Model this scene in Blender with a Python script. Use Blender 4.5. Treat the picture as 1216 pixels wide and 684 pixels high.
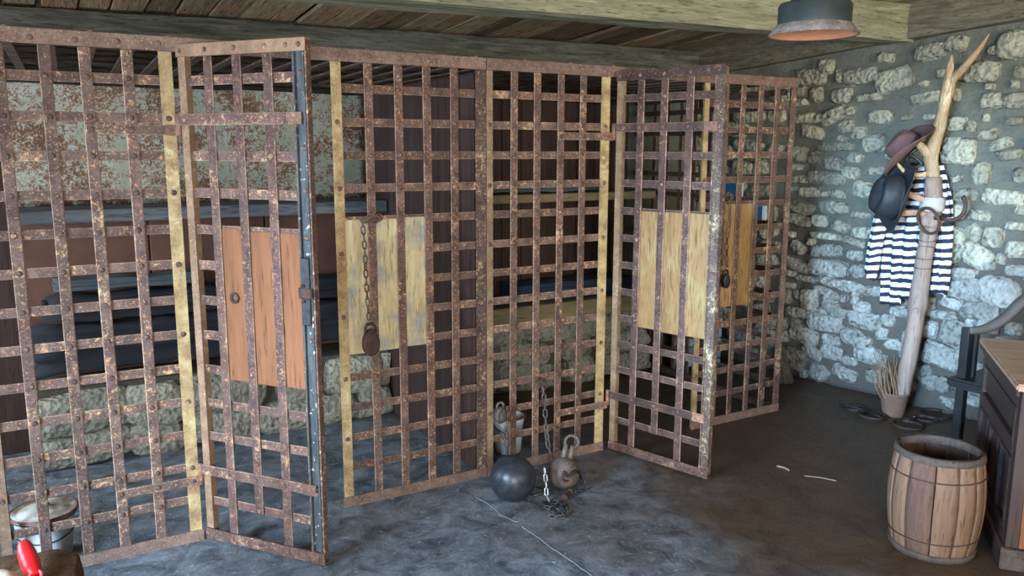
import bpy, bmesh, math, random
from mathutils import Vector, Matrix, noise
random.seed(7)
for o in list(bpy.data.objects): bpy.data.objects.remove(o)
scene = bpy.context.scene
COL = scene.collection

# ---------------------------------------------------------------- camera
cam_d = bpy.data.cameras.new('camera'); cam = bpy.data.objects.new('camera', cam_d); COL.objects.link(cam)
scene.camera = cam
cam_d.sensor_fit = 'HORIZONTAL'; cam_d.sensor_width = 36; cam_d.lens = 965.5*36/1216
cam_d.clip_start = .05
YAW, PITCH, ROLL = .5295, .1695, .0028
fw = Vector((math.sin(YAW)*math.cos(PITCH), math.cos(YAW)*math.cos(PITCH), -math.sin(PITCH)))
rt = Vector((math.cos(YAW), -math.sin(YAW), 0)); up = rt.cross(fw)
rt, up = rt*math.cos(ROLL)+up*math.sin(ROLL), up*math.cos(ROLL)-rt*math.sin(ROLL)
cam.matrix_world = Matrix(((rt.x, up.x, -fw.x, 0), (rt.y, up.y, -fw.y, 0), (rt.z, up.z, -fw.z, 1.6), (0, 0, 0, 1)))

# ---------------------------------------------------------------- world, lights, exposure
w = bpy.data.worlds.new('sky'); scene.world = w; w.use_nodes = True
bg = w.node_tree.nodes['Background']; bg.inputs[0].default_value = (.62, .74, .9, 1); bg.inputs[1].default_value = .9
def area(name, loc, target, sx, sy, power, col, spread=math.pi):
    l = bpy.data.lights.new(name, 'AREA'); l.shape = 'RECTANGLE'; l.size = sx; l.size_y = sy
    l.energy = power; l.color = col; l.spread = spread
    o = bpy.data.objects.new(name, l); COL.objects.link(o); o.location = loc
    d = (Vector(target)-Vector(loc)).normalized()
    o.rotation_euler = d.to_track_quat('-Z', 'Y').to_euler()
    return o
area('doorway_daylight', (-.6, -2.1, 1.2), (1.4, 4, 1.0), 1.5, 2.0, 240, (1, .97, .93))
area('left_door_daylight', (-1.75, 1.5, 1.05), (.9, 2.5, 0), 1.1, 1.8, 120, (.55, .76, 1), math.radians(95))
area('rear_window_daylight', (2.9, -2.1, 1.7), (4.0, 3.6, 2.25), 1.2, .9, 38, (1, .98, .84), math.radians(75))
area('left_window_daylight', (-1.75, .2, 1.55), (4.72, 3.05, .78), .8, .7, 26, (.36, .64, 1), math.radians(22))
area('cell_fill_light', (-1.8, 4.15, 1.3), (1.5, 4.2, 1.7), 1.0, 1.1, 75, (.76, .88, 1))  # unseen source, added to brighten the left cell and the ceiling boards
scene.view_settings.view_transform = 'Standard'; scene.view_settings.look = 'None'
scene.view_settings.exposure = .08; scene.view_settings.gamma = 1
scene.view_settings.use_curve_mapping = False

# ---------------------------------------------------------------- mesh helpers
def mesh(name, verts, faces, smooth=False):
    m = bpy.data.meshes.new(name); m.from_pydata([tuple(v) for v in verts], [], faces)
    m.update()
    if smooth:
        for p in m.polygons: p.use_smooth = True
    return m
def link(name, m, mt=None, parent=None, loc=(0, 0, 0), rot=(0, 0, 0), scale=(1, 1, 1)):
    o = bpy.data.objects.new(name, m); COL.objects.link(o)
    o.location = loc; o.rotation_euler = rot; o.scale = scale
    if mt is not None:
        if not m.materials: m.materials.append(mt)
        elif m.materials[0] != mt:
            o.material_slots[0].link = 'OBJECT'; o.material_slots[0].material = mt
    if parent: o.parent = parent
    return o
def tag(o, label, cat, group=None):
    o['label'] = label; o['category'] = cat
    if group: o['group'] = group
    return o
def thing(name, label, cat, loc=(0, 0, 0), rz=0, group=None):
    o = bpy.data.objects.new(name, None); COL.objects.link(o); o.location = loc; o.rotation_euler = (0, 0, rz)
    o.empty_display_size = .05
    return tag(o, label, cat, group)
def struct(o):
    o['kind'] = 'structure'; return o
BOX_F = [(0, 3, 2, 1), (4, 5, 6, 7), (0, 1, 5, 4), (1, 2, 6, 5), (2, 3, 7, 6), (3, 0, 4, 7)]
def boxv(x0, x1, y0, y1, z0, z1):
    return [(x0, y0, z0), (x1, y0, z0), (x1, y1, z0), (x0, y1, z0), (x0, y0, z1), (x1, y0, z1), (x1, y1, z1), (x0, y1, z1)]
def box_mesh(x0, x1, y0, y1, z0, z1, bev=0, seg=1):
    m = mesh('box', boxv(x0, x1, y0, y1, z0, z1), BOX_F)
    if bev:
        bm = bmesh.new(); bm.from_mesh(m)
        bmesh.ops.bevel(bm, geom=bm.edges[:], offset=bev, segments=seg, affect='EDGES')
        bm.to_mesh(m); bm.free()
    return m
def box(name, x0, x1, y0, y1, z0, z1, mt, parent=None, bev=0, seg=1):
    c = Vector(((x0+x1)/2, (y0+y1)/2, (z0+z1)/2))
    return link(name, box_mesh(x0-c.x, x1-c.x, y0-c.y, y1-c.y, z0-c.z, z1-c.z, bev, seg), mt, parent, c)
class MB:
    def __init__(s): s.v = []; s.f = []
    def add(s, verts, faces):
        k = len(s.v); s.v += [tuple(v) for v in verts]; s.f += [tuple(i+k for i in f) for f in faces]; return s
    def box(s, *a): return s.add(boxv(*a), BOX_F)
    def build(s, name, mt, parent=None, smooth=False, loc=(0, 0, 0), rot=(0, 0, 0)):
        return link(name, mesh(name, s.v, s.f, smooth), mt, parent, loc, rot)
def tube(pts, rad, n=8, cap=True, squash=1, jit=0):
    pts = [Vector(p) for p in pts]; N = len(pts)
    if not isinstance(rad, (list, tuple)): rad = [rad]*N
    V = []; F = []; ref = None
    for i, p in enumerate(pts):
        t = (pts[min(i+1, N-1)]-pts[max(i-1, 0)]).normalized()
        if ref is None:
            ref = Vector((0, 0, 1)) if abs(t.z) < .9 else Vector((1, 0, 0))
        a = (ref-t*ref.dot(t)).normalized(); b = t.cross(a); ref = a
        for k in range(n):
            q = 2*math.pi*k/n; r = rad[i]
            if jit: r *= 1+jit*noise.noise(Vector((p.x*9+math.cos(q)*1.3, p.y*9+math.sin(q)*1.3, p.z*9)))
            V.append(p+a*math.cos(q)*r+b*math.sin(q)*r*squash)
    for i in range(N-1):
        for k in range(n):
            k2 = (k+1) % n; F.append((i*n+k, i*n+k2, (i+1)*n+k2, (i+1)*n+k))
    if cap: F.append(tuple(range(n-1, -1, -1))); F.append(tuple((N-1)*n+k for k in range(n)))
    return V, F
def smoothpath(pts, sub=5):
    pts = [Vector(p) for p in pts]; out = []
    for i in range(len(pts)-1):
        p0 = pts[max(i-1, 0)]; p1 = pts[i]; p2 = pts[i+1]; p3 = pts[min(i+2, len(pts)-1)]
        for k in range(sub):
            t = k/sub
            out.append(.5*((2*p1)+(p2-p0)*t+(2*p0-5*p1+4*p2-p3)*t*t+(3*p1-p0-3*p2+p3)*t**3))
    return out+[pts[-1]]
def lerpl(l, n):
    return [l[int(i*(len(l)-1)/n)]*(1-(i*(len(l)-1)/n) % 1)+l[min(int(i*(len(l)-1)/n)+1, len(l)-1)]*((i*(len(l)-1)/n) % 1) for i in range(n+1)]
def lathe(prof, n=32):
    V = []; F = []
    for r, z in prof:
        for k in range(n): V.append((r*math.cos(2*math.pi*k/n), r*math.sin(2*math.pi*k/n), z))
    for i in range(len(prof)-1):
        for k in range(n):
            k2 = (k+1) % n; F.append((i*n+k, i*n+k2, (i+1)*n+k2, (i+1)*n+k))
    return V, F
def tubeobj(name, pts, rad, mt, parent=None, n=8, sub=5, smooth=True, squash=1, jit=0):
    p = smoothpath(pts, sub) if sub > 1 else [Vector(q) for q in pts]
    r = lerpl(rad, len(p)-1) if isinstance(rad, (list, tuple)) else rad
    V, F = tube(p, r, n, True, squash, jit)
    return link(name, mesh(name, V, F, smooth), mt, parent)
def ring_pts(c, r, a, b, t0=0, t1=360, n=20):
    c = Vector(c); a = Vector(a).normalized(); b = Vector(b).normalized()
    return [c+a*r*math.cos(math.radians(t0+(t1-t0)*i/n))+b*r*math.sin(math.radians(t0+(t1-t0)*i/n)) for i in range(n+1)]

# ---------------------------------------------------------------- material helpers
def lin(c):
    return tuple((x/255/12.92 if x/255 <= .04045 else ((x/255+.055)/1.055)**2.4) for x in c)+(1,)
class T:
    def __init__(s, name, rough=.8, metal=0, spec=.3):
        s.m = bpy.data.materials.new(name); s.m.use_nodes = True; s.t = s.m.node_tree; s.n = s.t.nodes
        s.b = s.n['Principled BSDF']; s.b.inputs['Roughness'].default_value = rough
        s.b.inputs['Metallic'].default_value = metal; s.b.inputs['Specular IOR Level'].default_value = spec
    def new(s, t, **k):
        n = s.n.new(t)
        for a, v in k.items(): setattr(n, a, v)
        return n
    def lk(s, a, b): s.t.links.new(a, b)
    def coord(s, kind='Object', scale=(1, 1, 1), rnd=True):
        if kind == 'World': out = s.new('ShaderNodeNewGeometry').outputs['Position']
        else: out = s.new('ShaderNodeTexCoord').outputs[kind]
        mp = s.new('ShaderNodeMapping'); mp.inputs['Scale'].default_value = scale; s.lk(out, mp.inputs['Vector'])
        if rnd and kind != 'World':
            oi = s.new('ShaderNodeObjectInfo'); mu = s.new('ShaderNodeMath', operation='MULTIPLY'); mu.inputs[1].default_value = 53
            s.lk(oi.outputs['Random'], mu.inputs[0])
            ad = s.new('ShaderNodeVectorMath', operation='ADD'); s.lk(mp.outputs[0], ad.inputs[0]); s.lk(mu.outputs[0], ad.inputs[1])
            return ad.outputs[0]
        return mp.outputs[0]
    def noise(s, vec, scale, detail=4, rough=.55, dist=0):
        n = s.new('ShaderNodeTexNoise'); n.inputs['Scale'].default_value = scale; n.inputs['Detail'].default_value = detail
        n.inputs['Roughness'].default_value = rough; n.inputs['Distortion'].default_value = dist
        s.lk(vec, n.inputs['Vector']); return n.outputs['Fac']
    def voro(s, vec, scale, feature='F1', out='Distance'):
        n = s.new('ShaderNodeTexVoronoi', feature=feature); n.inputs['Scale'].default_value = scale; s.lk(vec, n.inputs['Vector'])
        return n.outputs[out]
    def ramp(s, fac, stops, interp='LINEAR'):
        r = s.new('ShaderNodeValToRGB'); r.color_ramp.interpolation = interp; e = r.color_ramp.elements
        while len(e) < len(stops): e.new(.5)
        for q, (p, c) in zip(e, stops): q.position = p; q.color = c if len(c) == 4 else tuple(c)+(1,)
        s.lk(fac, r.inputs[0]); return r.outputs[0]
    def step(s, fac, a, b):
        m = s.new('ShaderNodeMapRange'); m.inputs['From Min'].default_value = a; m.inputs['From Max'].default_value = b
        s.lk(fac, m.inputs['Value']); return m.outputs[0]
    def mix(s, fac, a, b, mode='MIX'):
        m = s.new('ShaderNodeMix', data_type='RGBA', blend_type=mode)
        for i, v in ((0, fac), (6, a), (7, b)):
            if hasattr(v, 'is_output'): s.lk(v, m.inputs[i])
            else: m.inputs[i].default_value = v
        return m.outputs[2]
    def math(s, op, a, b=0.):
        m = s.new('ShaderNodeMath', operation=op)
        for i, v in ((0, a), (1, b)):
            if hasattr(v, 'is_output'): s.lk(v, m.inputs[i])
            else: m.inputs[i].default_value = v
        return m.outputs[0]
    def rnd(s): return s.new('ShaderNodeObjectInfo').outputs['Random']
    def tint(s, col, lo=.75, hi=1.2):
        hs = s.new('ShaderNodeHueSaturation'); r = s.new('ShaderNodeMapRange')
        r.inputs['To Min'].default_value = lo; r.inputs['To Max'].default_value = hi
        s.lk(s.rnd(), r.inputs['Value']); s.lk(r.outputs[0], hs.inputs['Value']); s.lk(col, hs.inputs['Color']); return hs.outputs[0]
    def color(s, c):
        if hasattr(c, 'is_output'): s.lk(c, s.b.inputs['Base Color'])
        else: s.b.inputs['Base Color'].default_value = c
        return s
    def bump(s, h, strength=.4, dist=.01):
        b = s.new('ShaderNodeBump'); b.inputs['Strength'].default_value = strength; b.inputs['Distance'].default_value = dist
        s.lk(h, b.inputs['Height']); s.lk(b.outputs[0], s.b.inputs['Normal']); return s
    def rough(s, v): s.lk(v, s.b.inputs['Roughness']); return s

def rusty(name, base, dark, orange, fleck, oa=.6, fa=.66, rough=.75, tint=True):
    t = T(name, rough, .1, .35); v = t.coord()
    n1 = t.noise(v, 14, 5, .65); n2 = t.noise(v, 50, 5, .75, .4); n3 = t.noise(v, 130, 3, .6); n4 = t.noise(v, 7, 2)
    c = t.mix(t.step(n1, .35, .65), dark, base)
    c = t.mix(t.step(n2, oa, oa+.1), c, orange)
    pat = t.math('ADD', t.math('MULTIPLY', n4, .35), t.math('MULTIPLY', n2, .65))
    c = t.mix(t.step(pat, fa-.07, fa+.02), c, fleck)
    c = t.mix(t.step(n3, .6, .68), c, t.mix(.5, fleck, orange))
    c = t.mix(t.math('MULTIPLY', t.step(n3, .42, .3), .7), c, tuple(x*.35 for x in dark[:3])+(1,))
    if tint: c = t.tint(c, .8, 1.2)
    t.color(c).bump(t.math('ADD', n2, n3), .5, .003); return t.m
def wood(name, c1, c2, c3, axis='Z', k=1., rough=.8, bump=.5, tint=(.8, 1.2), coord='Object', pale=None):
    sc = {'X': (1.2, 14, 14), 'Y': (14, 1.2, 14), 'Z': (14, 14, 1.2)}[axis]
    t = T(name, rough, 0, .25); v = t.coord(coord, tuple(x*k for x in sc))
    n1 = t.noise(v, 1.6, 6, .62, .8); n2 = t.noise(v, 7, 4, .6, .3); n3 = t.noise(t.coord(coord, (1, 1, 1)), 5*k, 3)
    c = t.mix(t.step(n1, .33, .66), c1, c2)
    if pale: c = t.mix(t.step(n3, .47, .62), c, t.mix(t.step(n2, .4, .6), pale, c2))
    c = t.mix(t.math('MULTIPLY', t.step(n2, .56, .68), .85), c, c3)
    if tint: c = t.tint(c, *tint)
    t.color(c).bump(t.math('ADD', n1, t.math('MULTIPLY', n2, .7)), bump, .006*1/k if k > 1 else .006); return t.m
def plain(name, col, rough=.6, metal=0, var=.3, scale=20, bump=.2):
    t = T(name, rough, metal, .4); v = t.coord(); n = t.noise(v, scale, 5, .6)
    d = tuple(x*(1-var) for x in col[:3])+(1,); e = tuple(min(1, x*(1+var)) for x in col[:3])+(1,)
    t.color(t.mix(t.step(n, .3, .7), d, e)).bump(n, bump, .004); return t.m

L = lin
IRON = rusty('rusty_bar_iron', L((106, 84, 75)), L((70, 54, 49)), L((164, 104, 66)), L((190, 150, 108)), .575, .625)
IRONG = rusty('rusty_bar_iron_greyer', L((98, 76, 66)), L((67, 51, 45)), L((152, 104, 76)), L((182, 154, 120)), .58, .62)
IRONDOOR = rusty('rusty_door_iron', L((104, 78, 70)), L((70, 51, 47)), L((156, 96, 64)), L((182, 142, 106)), .57, .62)
IRONDK = rusty('dark_rusty_iron', L((90, 66, 58)), L((58, 43, 39)), L((126, 80, 60)), L((156, 120, 94)), .58, .63)
RAIL = rusty('rail_iron', L((132, 106, 92)), L((100, 79, 69)), L((156, 112, 90)), L((174, 150, 128)), .62, .68)
GOLD = rusty('flaking_ochre_paint_post', L((180, 156, 110)), L((130, 102, 70)), L((104, 74, 56)), L((196, 178, 138)), .56, .62, .75, False)
GOLDDK = rusty('worn_ochre_paint_post', L((150, 126, 96)), L((120, 96, 76)), L((146, 100, 70)), L((190, 168, 128)), .62, .62)
TAN = rusty('tan_painted_stile', L((140, 112, 88)), L((112, 86, 66)), L((142, 98, 70)), L((172, 144, 112)), .62, .64)
FLAKE = rusty('flaking_dark_stile', L((98, 78, 66)), L((66, 50, 46)), L((130, 94, 66)), L((176, 156, 120)), .6, .6)
STRAP = rusty('orange_rust_hinge', L((132, 96, 80)), L((98, 72, 64)), L((166, 110, 76)), L((184, 144, 108)), .54, .62)
def bluechannel():
    t = T('blue_grey_channel', .6, 0, .3); v = t.coord('Object', (9, 9, 1.4)); n = t.noise(v, 4, 6, .7); n2 = t.noise(t.coord(), 40, 3)
    c = t.mix(t.step(n, .35, .65), L((38, 42, 45)), L((78, 82, 83)))
    c = t.mix(t.step(n2, .64, .7), c, L((196, 190, 178))); t.color(c).bump(n2, .3, .003); return t.m
BLUECH = bluechannel()
PLK_OR = wood('orange_brown_plank', L((132, 86, 56)), L((110, 70, 45)), L((74, 48, 33)), 'Z', 1, .75, .35, (.92, 1.08))
PLK_CR = wood('weathered_cream_plank', L((198, 186, 150)), L((168, 150, 112)), L((98, 86, 72)), 'Z', 1.3, .8, .5, (.95, 1.06), pale=L((116, 130, 140)))
PLK_GD = wood('golden_brown_plank', L((150, 116, 74)), L((126, 94, 58)), L((78, 55, 36)), 'Z', 1.3, .75, .45, (.9, 1.1), pale=L((152, 128, 86)))
DIVW = wood('dark_brown_board', L((66, 48, 42)), L((48, 34, 30)), L((30, 22, 20)), 'Z', 1, .8, .4, (.8, 1.2))
BROWNB = plain('brown_painted_board', L((92, 60, 48)), .7, 0, .25, 6, .15)
LEDGE = wood('grey_weathered_shelf', L((118, 122, 124)), L((82, 86, 90)), L((48, 50, 52)), 'X', 1, .75, .6, None)
BUNKW = wood('pale_bunk_board', L((140, 126, 96)), L((120, 106, 80)), L((84, 74, 56)), 'X', 1, .75, .3, None)
BEAMG = wood('greenish_old_beam', L((144, 142, 114)), L((100, 97, 76)), L((46, 42, 32)), 'X', 1.6, .85, 1., None)  # pale greenish timber, the same base tone on every face
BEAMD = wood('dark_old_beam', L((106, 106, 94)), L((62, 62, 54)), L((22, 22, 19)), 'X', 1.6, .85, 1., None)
PLATE = wood('wall_plate_timber', L((118, 112, 94)), L((80, 74, 60)), L((38, 33, 26)), 'Y', 1.6, .85, 1., None)
CEILW = wood('ceiling_board', L((176, 160, 128)), L((128, 112, 88)), L((52, 46, 37)), 'Y', 1., .85, 1., (.45, 1.3), pale=L((182, 136, 98)))
LATH = wood('dark_split_lath', L((70, 62, 52)), L((46, 40, 34)), L((18, 15, 13)), 'X', 1, .9, 1., (.5, 1.4))
def tinmat():
    t = T('rust_speckled_tin', .45, .15, .5); v = t.coord('World')
    n1 = t.noise(v, 4, 4, .6, .5); n2 = t.noise(v, 34, 6, .78, .8); n3 = t.noise(v, 110, 3, .6)
    c = t.mix(t.step(n1, .35, .65), L((138, 146, 130)), L((168, 176, 172)))
    s = t.math('ADD', t.math('MULTIPLY', n1, .30), t.math('ADD', t.math('MULTIPLY', n2, .45), t.math('MULTIPLY', n3, .25)))
    c = t.mix(t.step(s, .478, .51), c, L((122, 92, 66))); c = t.mix(t.step(s, .52, .556), c, L((84, 56, 42)))
    t.color(c).bump(n2, .25, .004); return t.m
TIN = tinmat()
def stonemat(name, a, b, dirt):
    t = T(name, .9, 0, .2); v = t.coord('World'); n1 = t.noise(v, 7, 3); n2 = t.noise(v, 28, 6, .7); vo = t.voro(v, 34)
    n3 = t.noise(v, 80, 3, .7)
    c = t.mix(t.step(n1, .3, .7), a, b); c = t.mix(t.math('MULTIPLY', t.step(n2, .52, .68), .8), c, dirt)
    c = t.mix(t.math('MULTIPLY', t.step(n3, .6, .75), .5), c, L((225, 220, 200)))
    c = t.tint(c, .72, 1.12)
    t.color(c).bump(t.math('ADD', n2, t.math('MULTIPLY', vo, .8)), 1., .035); return t.m
STONE = stonemat('cream_limestone', L((196, 190, 164)), L((160, 156, 138)), L((92, 87, 76)))
STONEG = stonemat('grey_limestone', L((180, 178, 166)), L((146, 142, 132)), L((78, 72, 64)))
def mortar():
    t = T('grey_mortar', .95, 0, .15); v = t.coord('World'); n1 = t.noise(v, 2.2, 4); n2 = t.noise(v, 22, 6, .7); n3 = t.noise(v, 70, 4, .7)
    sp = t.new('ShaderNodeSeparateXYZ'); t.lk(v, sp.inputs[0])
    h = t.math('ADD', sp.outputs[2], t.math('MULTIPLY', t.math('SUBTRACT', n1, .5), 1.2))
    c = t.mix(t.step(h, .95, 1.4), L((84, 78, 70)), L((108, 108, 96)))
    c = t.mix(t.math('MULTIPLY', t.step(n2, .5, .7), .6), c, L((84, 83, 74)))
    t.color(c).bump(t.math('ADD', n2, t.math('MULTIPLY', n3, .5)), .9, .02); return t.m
MORTAR = mortar()
def floormat():
    t = T('worn_concrete_and_earth', .55, 0, .4); v = t.coord('World')
    n1 = t.noise(v, 1.1, 4, .6, .6); n2 = t.noise(v, 8, 8, .72, .6); n3 = t.noise(v, 30, 6, .75); n4 = t.noise(v, 90, 2)
    sp = t.new('ShaderNodeSeparateXYZ'); t.lk(v, sp.inputs[0])
    e = t.math('ADD', t.math('MULTIPLY', sp.outputs[0], .55), t.math('MULTIPLY', t.math('SUBTRACT', n1, .5), 1.3))
    con = t.mix(t.step(n2, .36, .62), L((56, 62, 68)), L((122, 129, 136)))  # concrete's own grey with the bluish cast of daylight painted in
    con = t.mix(t.step(n3, .57, .68), con, L((164, 170, 176)))
    ear = t.mix(t.step(n2, .3, .7), L((58, 43, 32)), L((88, 68, 51)))
    ear = t.mix(t.math('MULTIPLY', t.step(n3, .62, .78), .6), ear, L((102, 88, 74)))
    c = t.mix(t.step(e, .95, 1.5), con, ear)
    t.color(c).bump(t.math('ADD', n3, t.math('MULTIPLY', n2, 2.)), .45, .012)
    t.rough(t.step(n2, 1.1, .1) if False else t.math('ADD', .34, t.math('MULTIPLY', n3, .35))); return t.m
FLOOR = floormat()
IRONBLK = plain('black_iron', L((52, 52, 54)), .45, .5, .4, 40, .4)
IRONRUST = plain('brown_rusted_iron', L((70, 50, 43)), .7, .3, .4, 40, .5)
IRONGREY = rusty('worn_grey_iron', L((98, 88, 82)), L((70, 61, 57)), L((104, 74, 60)), L((130, 122, 115)), .58, .62, .55)
BALL = plain('dark_blue_grey_cast_iron', L((50, 54, 60)), .36, .35, .4, 30, .35)

D = 3.3585            # front face of the cell grilles
BACK = 4.9            # rear wall of the cells
def roof(y, x=4.6): return 2.345+.07*(4.9-y)+.0135*(x-4.6)

# ================================================================ setting
def sbox(name, x0, x1, y0, y1, z0, z1, mt):      # setting pieces keep their origin at the world origin
    return struct(link(name, box_mesh(x0, x1, y0, y1, z0, z1), mt))
fl = sbox('floor', -2.0, 5.9, -2.4, 5.1, -.1, 0, FLOOR)
# ---- right wall in rubble stone: local u runs along the wall towards the viewer, n faces the room
WO = Vector((4.5, 5.0, 0)); WU = Vector((.117, -.993, 0)).normalized(); WN = Vector((WU.y, -WU.x, 0))
def W(u, t, z): return WO+WU*u+WN*t+Vector((0, 0, z))
def wall_grid(u0, u1, ztop, step, t0, amp):
    nu = int((u1-u0)/step); V = []; F = []
    nz = int(2.4/step)
    for i in range(nu+1):
        u = u0+(u1-u0)*i/nu; zt = ztop(u)
        for j in range(nz+1):
            z = zt*j/nz
            a = noise.fractal(Vector((u*3.1, z*3.1, 4.2)), 1, 2, 5)*amp+noise.noise(Vector((u*11, z*11, 1.3)))*amp*.4
            V.append(W(u, a+(.05*max(0, .35-z)), z))
    k = nz+1
    for i in range(nu):
        for j in range(nz): F.append((i*k+j, i*k+j+1, (i+1)*k+j+1, (i+1)*k+j))
    b = len(V)
    V += [W(u0, -.35, 0), W(u0, -.35, ztop(u0)), W(u1, -.35, ztop(u1)), W(u1, -.35, 0)]
    F += [(b, b+3, b+2, b+1), tuple([b, b+1]+[j for j in range(nz, -1, -1)]), tuple([b+2, b+3]+[nu*k+j for j in range(nz+1)]),
          tuple([b+1, b+2]+[i*k+nz for i in range(nu, -1, -1)]), tuple([b+3, b]+[i*k for i in range(nu+1)])]
    return V, F
ztop = lambda u: 2.36+.067*max(u, 0)
V, F = wall_grid(-.1, 7.4, ztop, .035, 0, .018)
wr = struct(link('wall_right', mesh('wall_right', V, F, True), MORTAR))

def stone_mesh(seed, boxy):
    rnd = random.Random(seed*13+1); bm = bmesh.new(); off = Vector((seed*7.3, seed*3.1, seed*1.7))
    for _ in range(60):
        v = Vector((rnd.gauss(0, 1), rnd.gauss(0, 1), rnd.gauss(0, 1))).normalized()
        v = Vector([math.copysign(abs(c)**boxy, c) for c in v]); v *= rnd.uniform(.86, 1.08)
        bm.verts.new(v)
    r = bmesh.ops.convex_hull(bm, input=bm.verts[:])
    bmesh.ops.delete(bm, geom=[v for v in bm.verts if not v.link_faces], context='VERTS')
    bmesh.ops.dissolve_limit(bm, angle_limit=.35, verts=bm.verts[:], edges=bm.edges[:])
    bmesh.ops.bevel(bm, geom=bm.edges[:], offset=.07, segments=2, affect='EDGES')
    bmesh.ops.triangulate(bm, faces=bm.faces[:])
    bmesh.ops.subdivide_edges(bm, edges=[e for e in bm.edges if e.calc_length() > .3], cuts=2, use_grid_fill=True)
    bmesh.ops.triangulate(bm, faces=bm.faces[:])
    for i in range(3):
        m_ = max(abs(v.co[i]) for v in bm.verts)
        for v in bm.verts: v.co[i] *= .5/m_
    for v in bm.verts:
        n_ = v.co.normalized(); p = v.co
        v.co = p+n_*(noise.fractal(p*4+off, 1, 2, 4)*.045+.03*abs(noise.noise(p*9+off)))
    m = bpy.data.meshes.new('stone'); bm.to_mesh(m); bm.free()
    for p in m.polygons: p.use_smooth = True
    return m
SM = [stone_mesh(i, .36+.05*(i % 4)) for i in range(16)]
SMG = [m.copy() for m in SM]
def put_stone(u, z, sw, sh, ang, parent, frame, rough, rnd, mats):
    m = rnd.choice(SM if mats is STONE else SMG)
    th = min(.2, .07+.42*min(sw, sh))
    o = link('stone', m, mats, parent)
    R = frame(u, rnd.uniform(-.012, .012)+rough, z)
    X, Y, Z = frame.axes
    rot = Matrix((X, Y, Z)).transposed() @ Matrix.Rotation(-math.radians(ang+rnd.uniform(-4, 4)), 3, 'Y')
    sc = Matrix.Diagonal((sw*1.1*(1 if rnd.random() < .5 else -1), th, sh*1.16))
    o.matrix_world = Matrix.Translation(R) @ (rot @ sc).to_4x4()
    return o
class Frame:
    def __init__(s, o, x, n): s.o = o; s.axes = (x, -n, Vector((0, 0, 1)))
    def __call__(s, u, t, z): return s.o+s.axes[0]*u-s.axes[1]*t+Vector((0, 0, z))
WF = Frame(WO, WU, WN)
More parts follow.
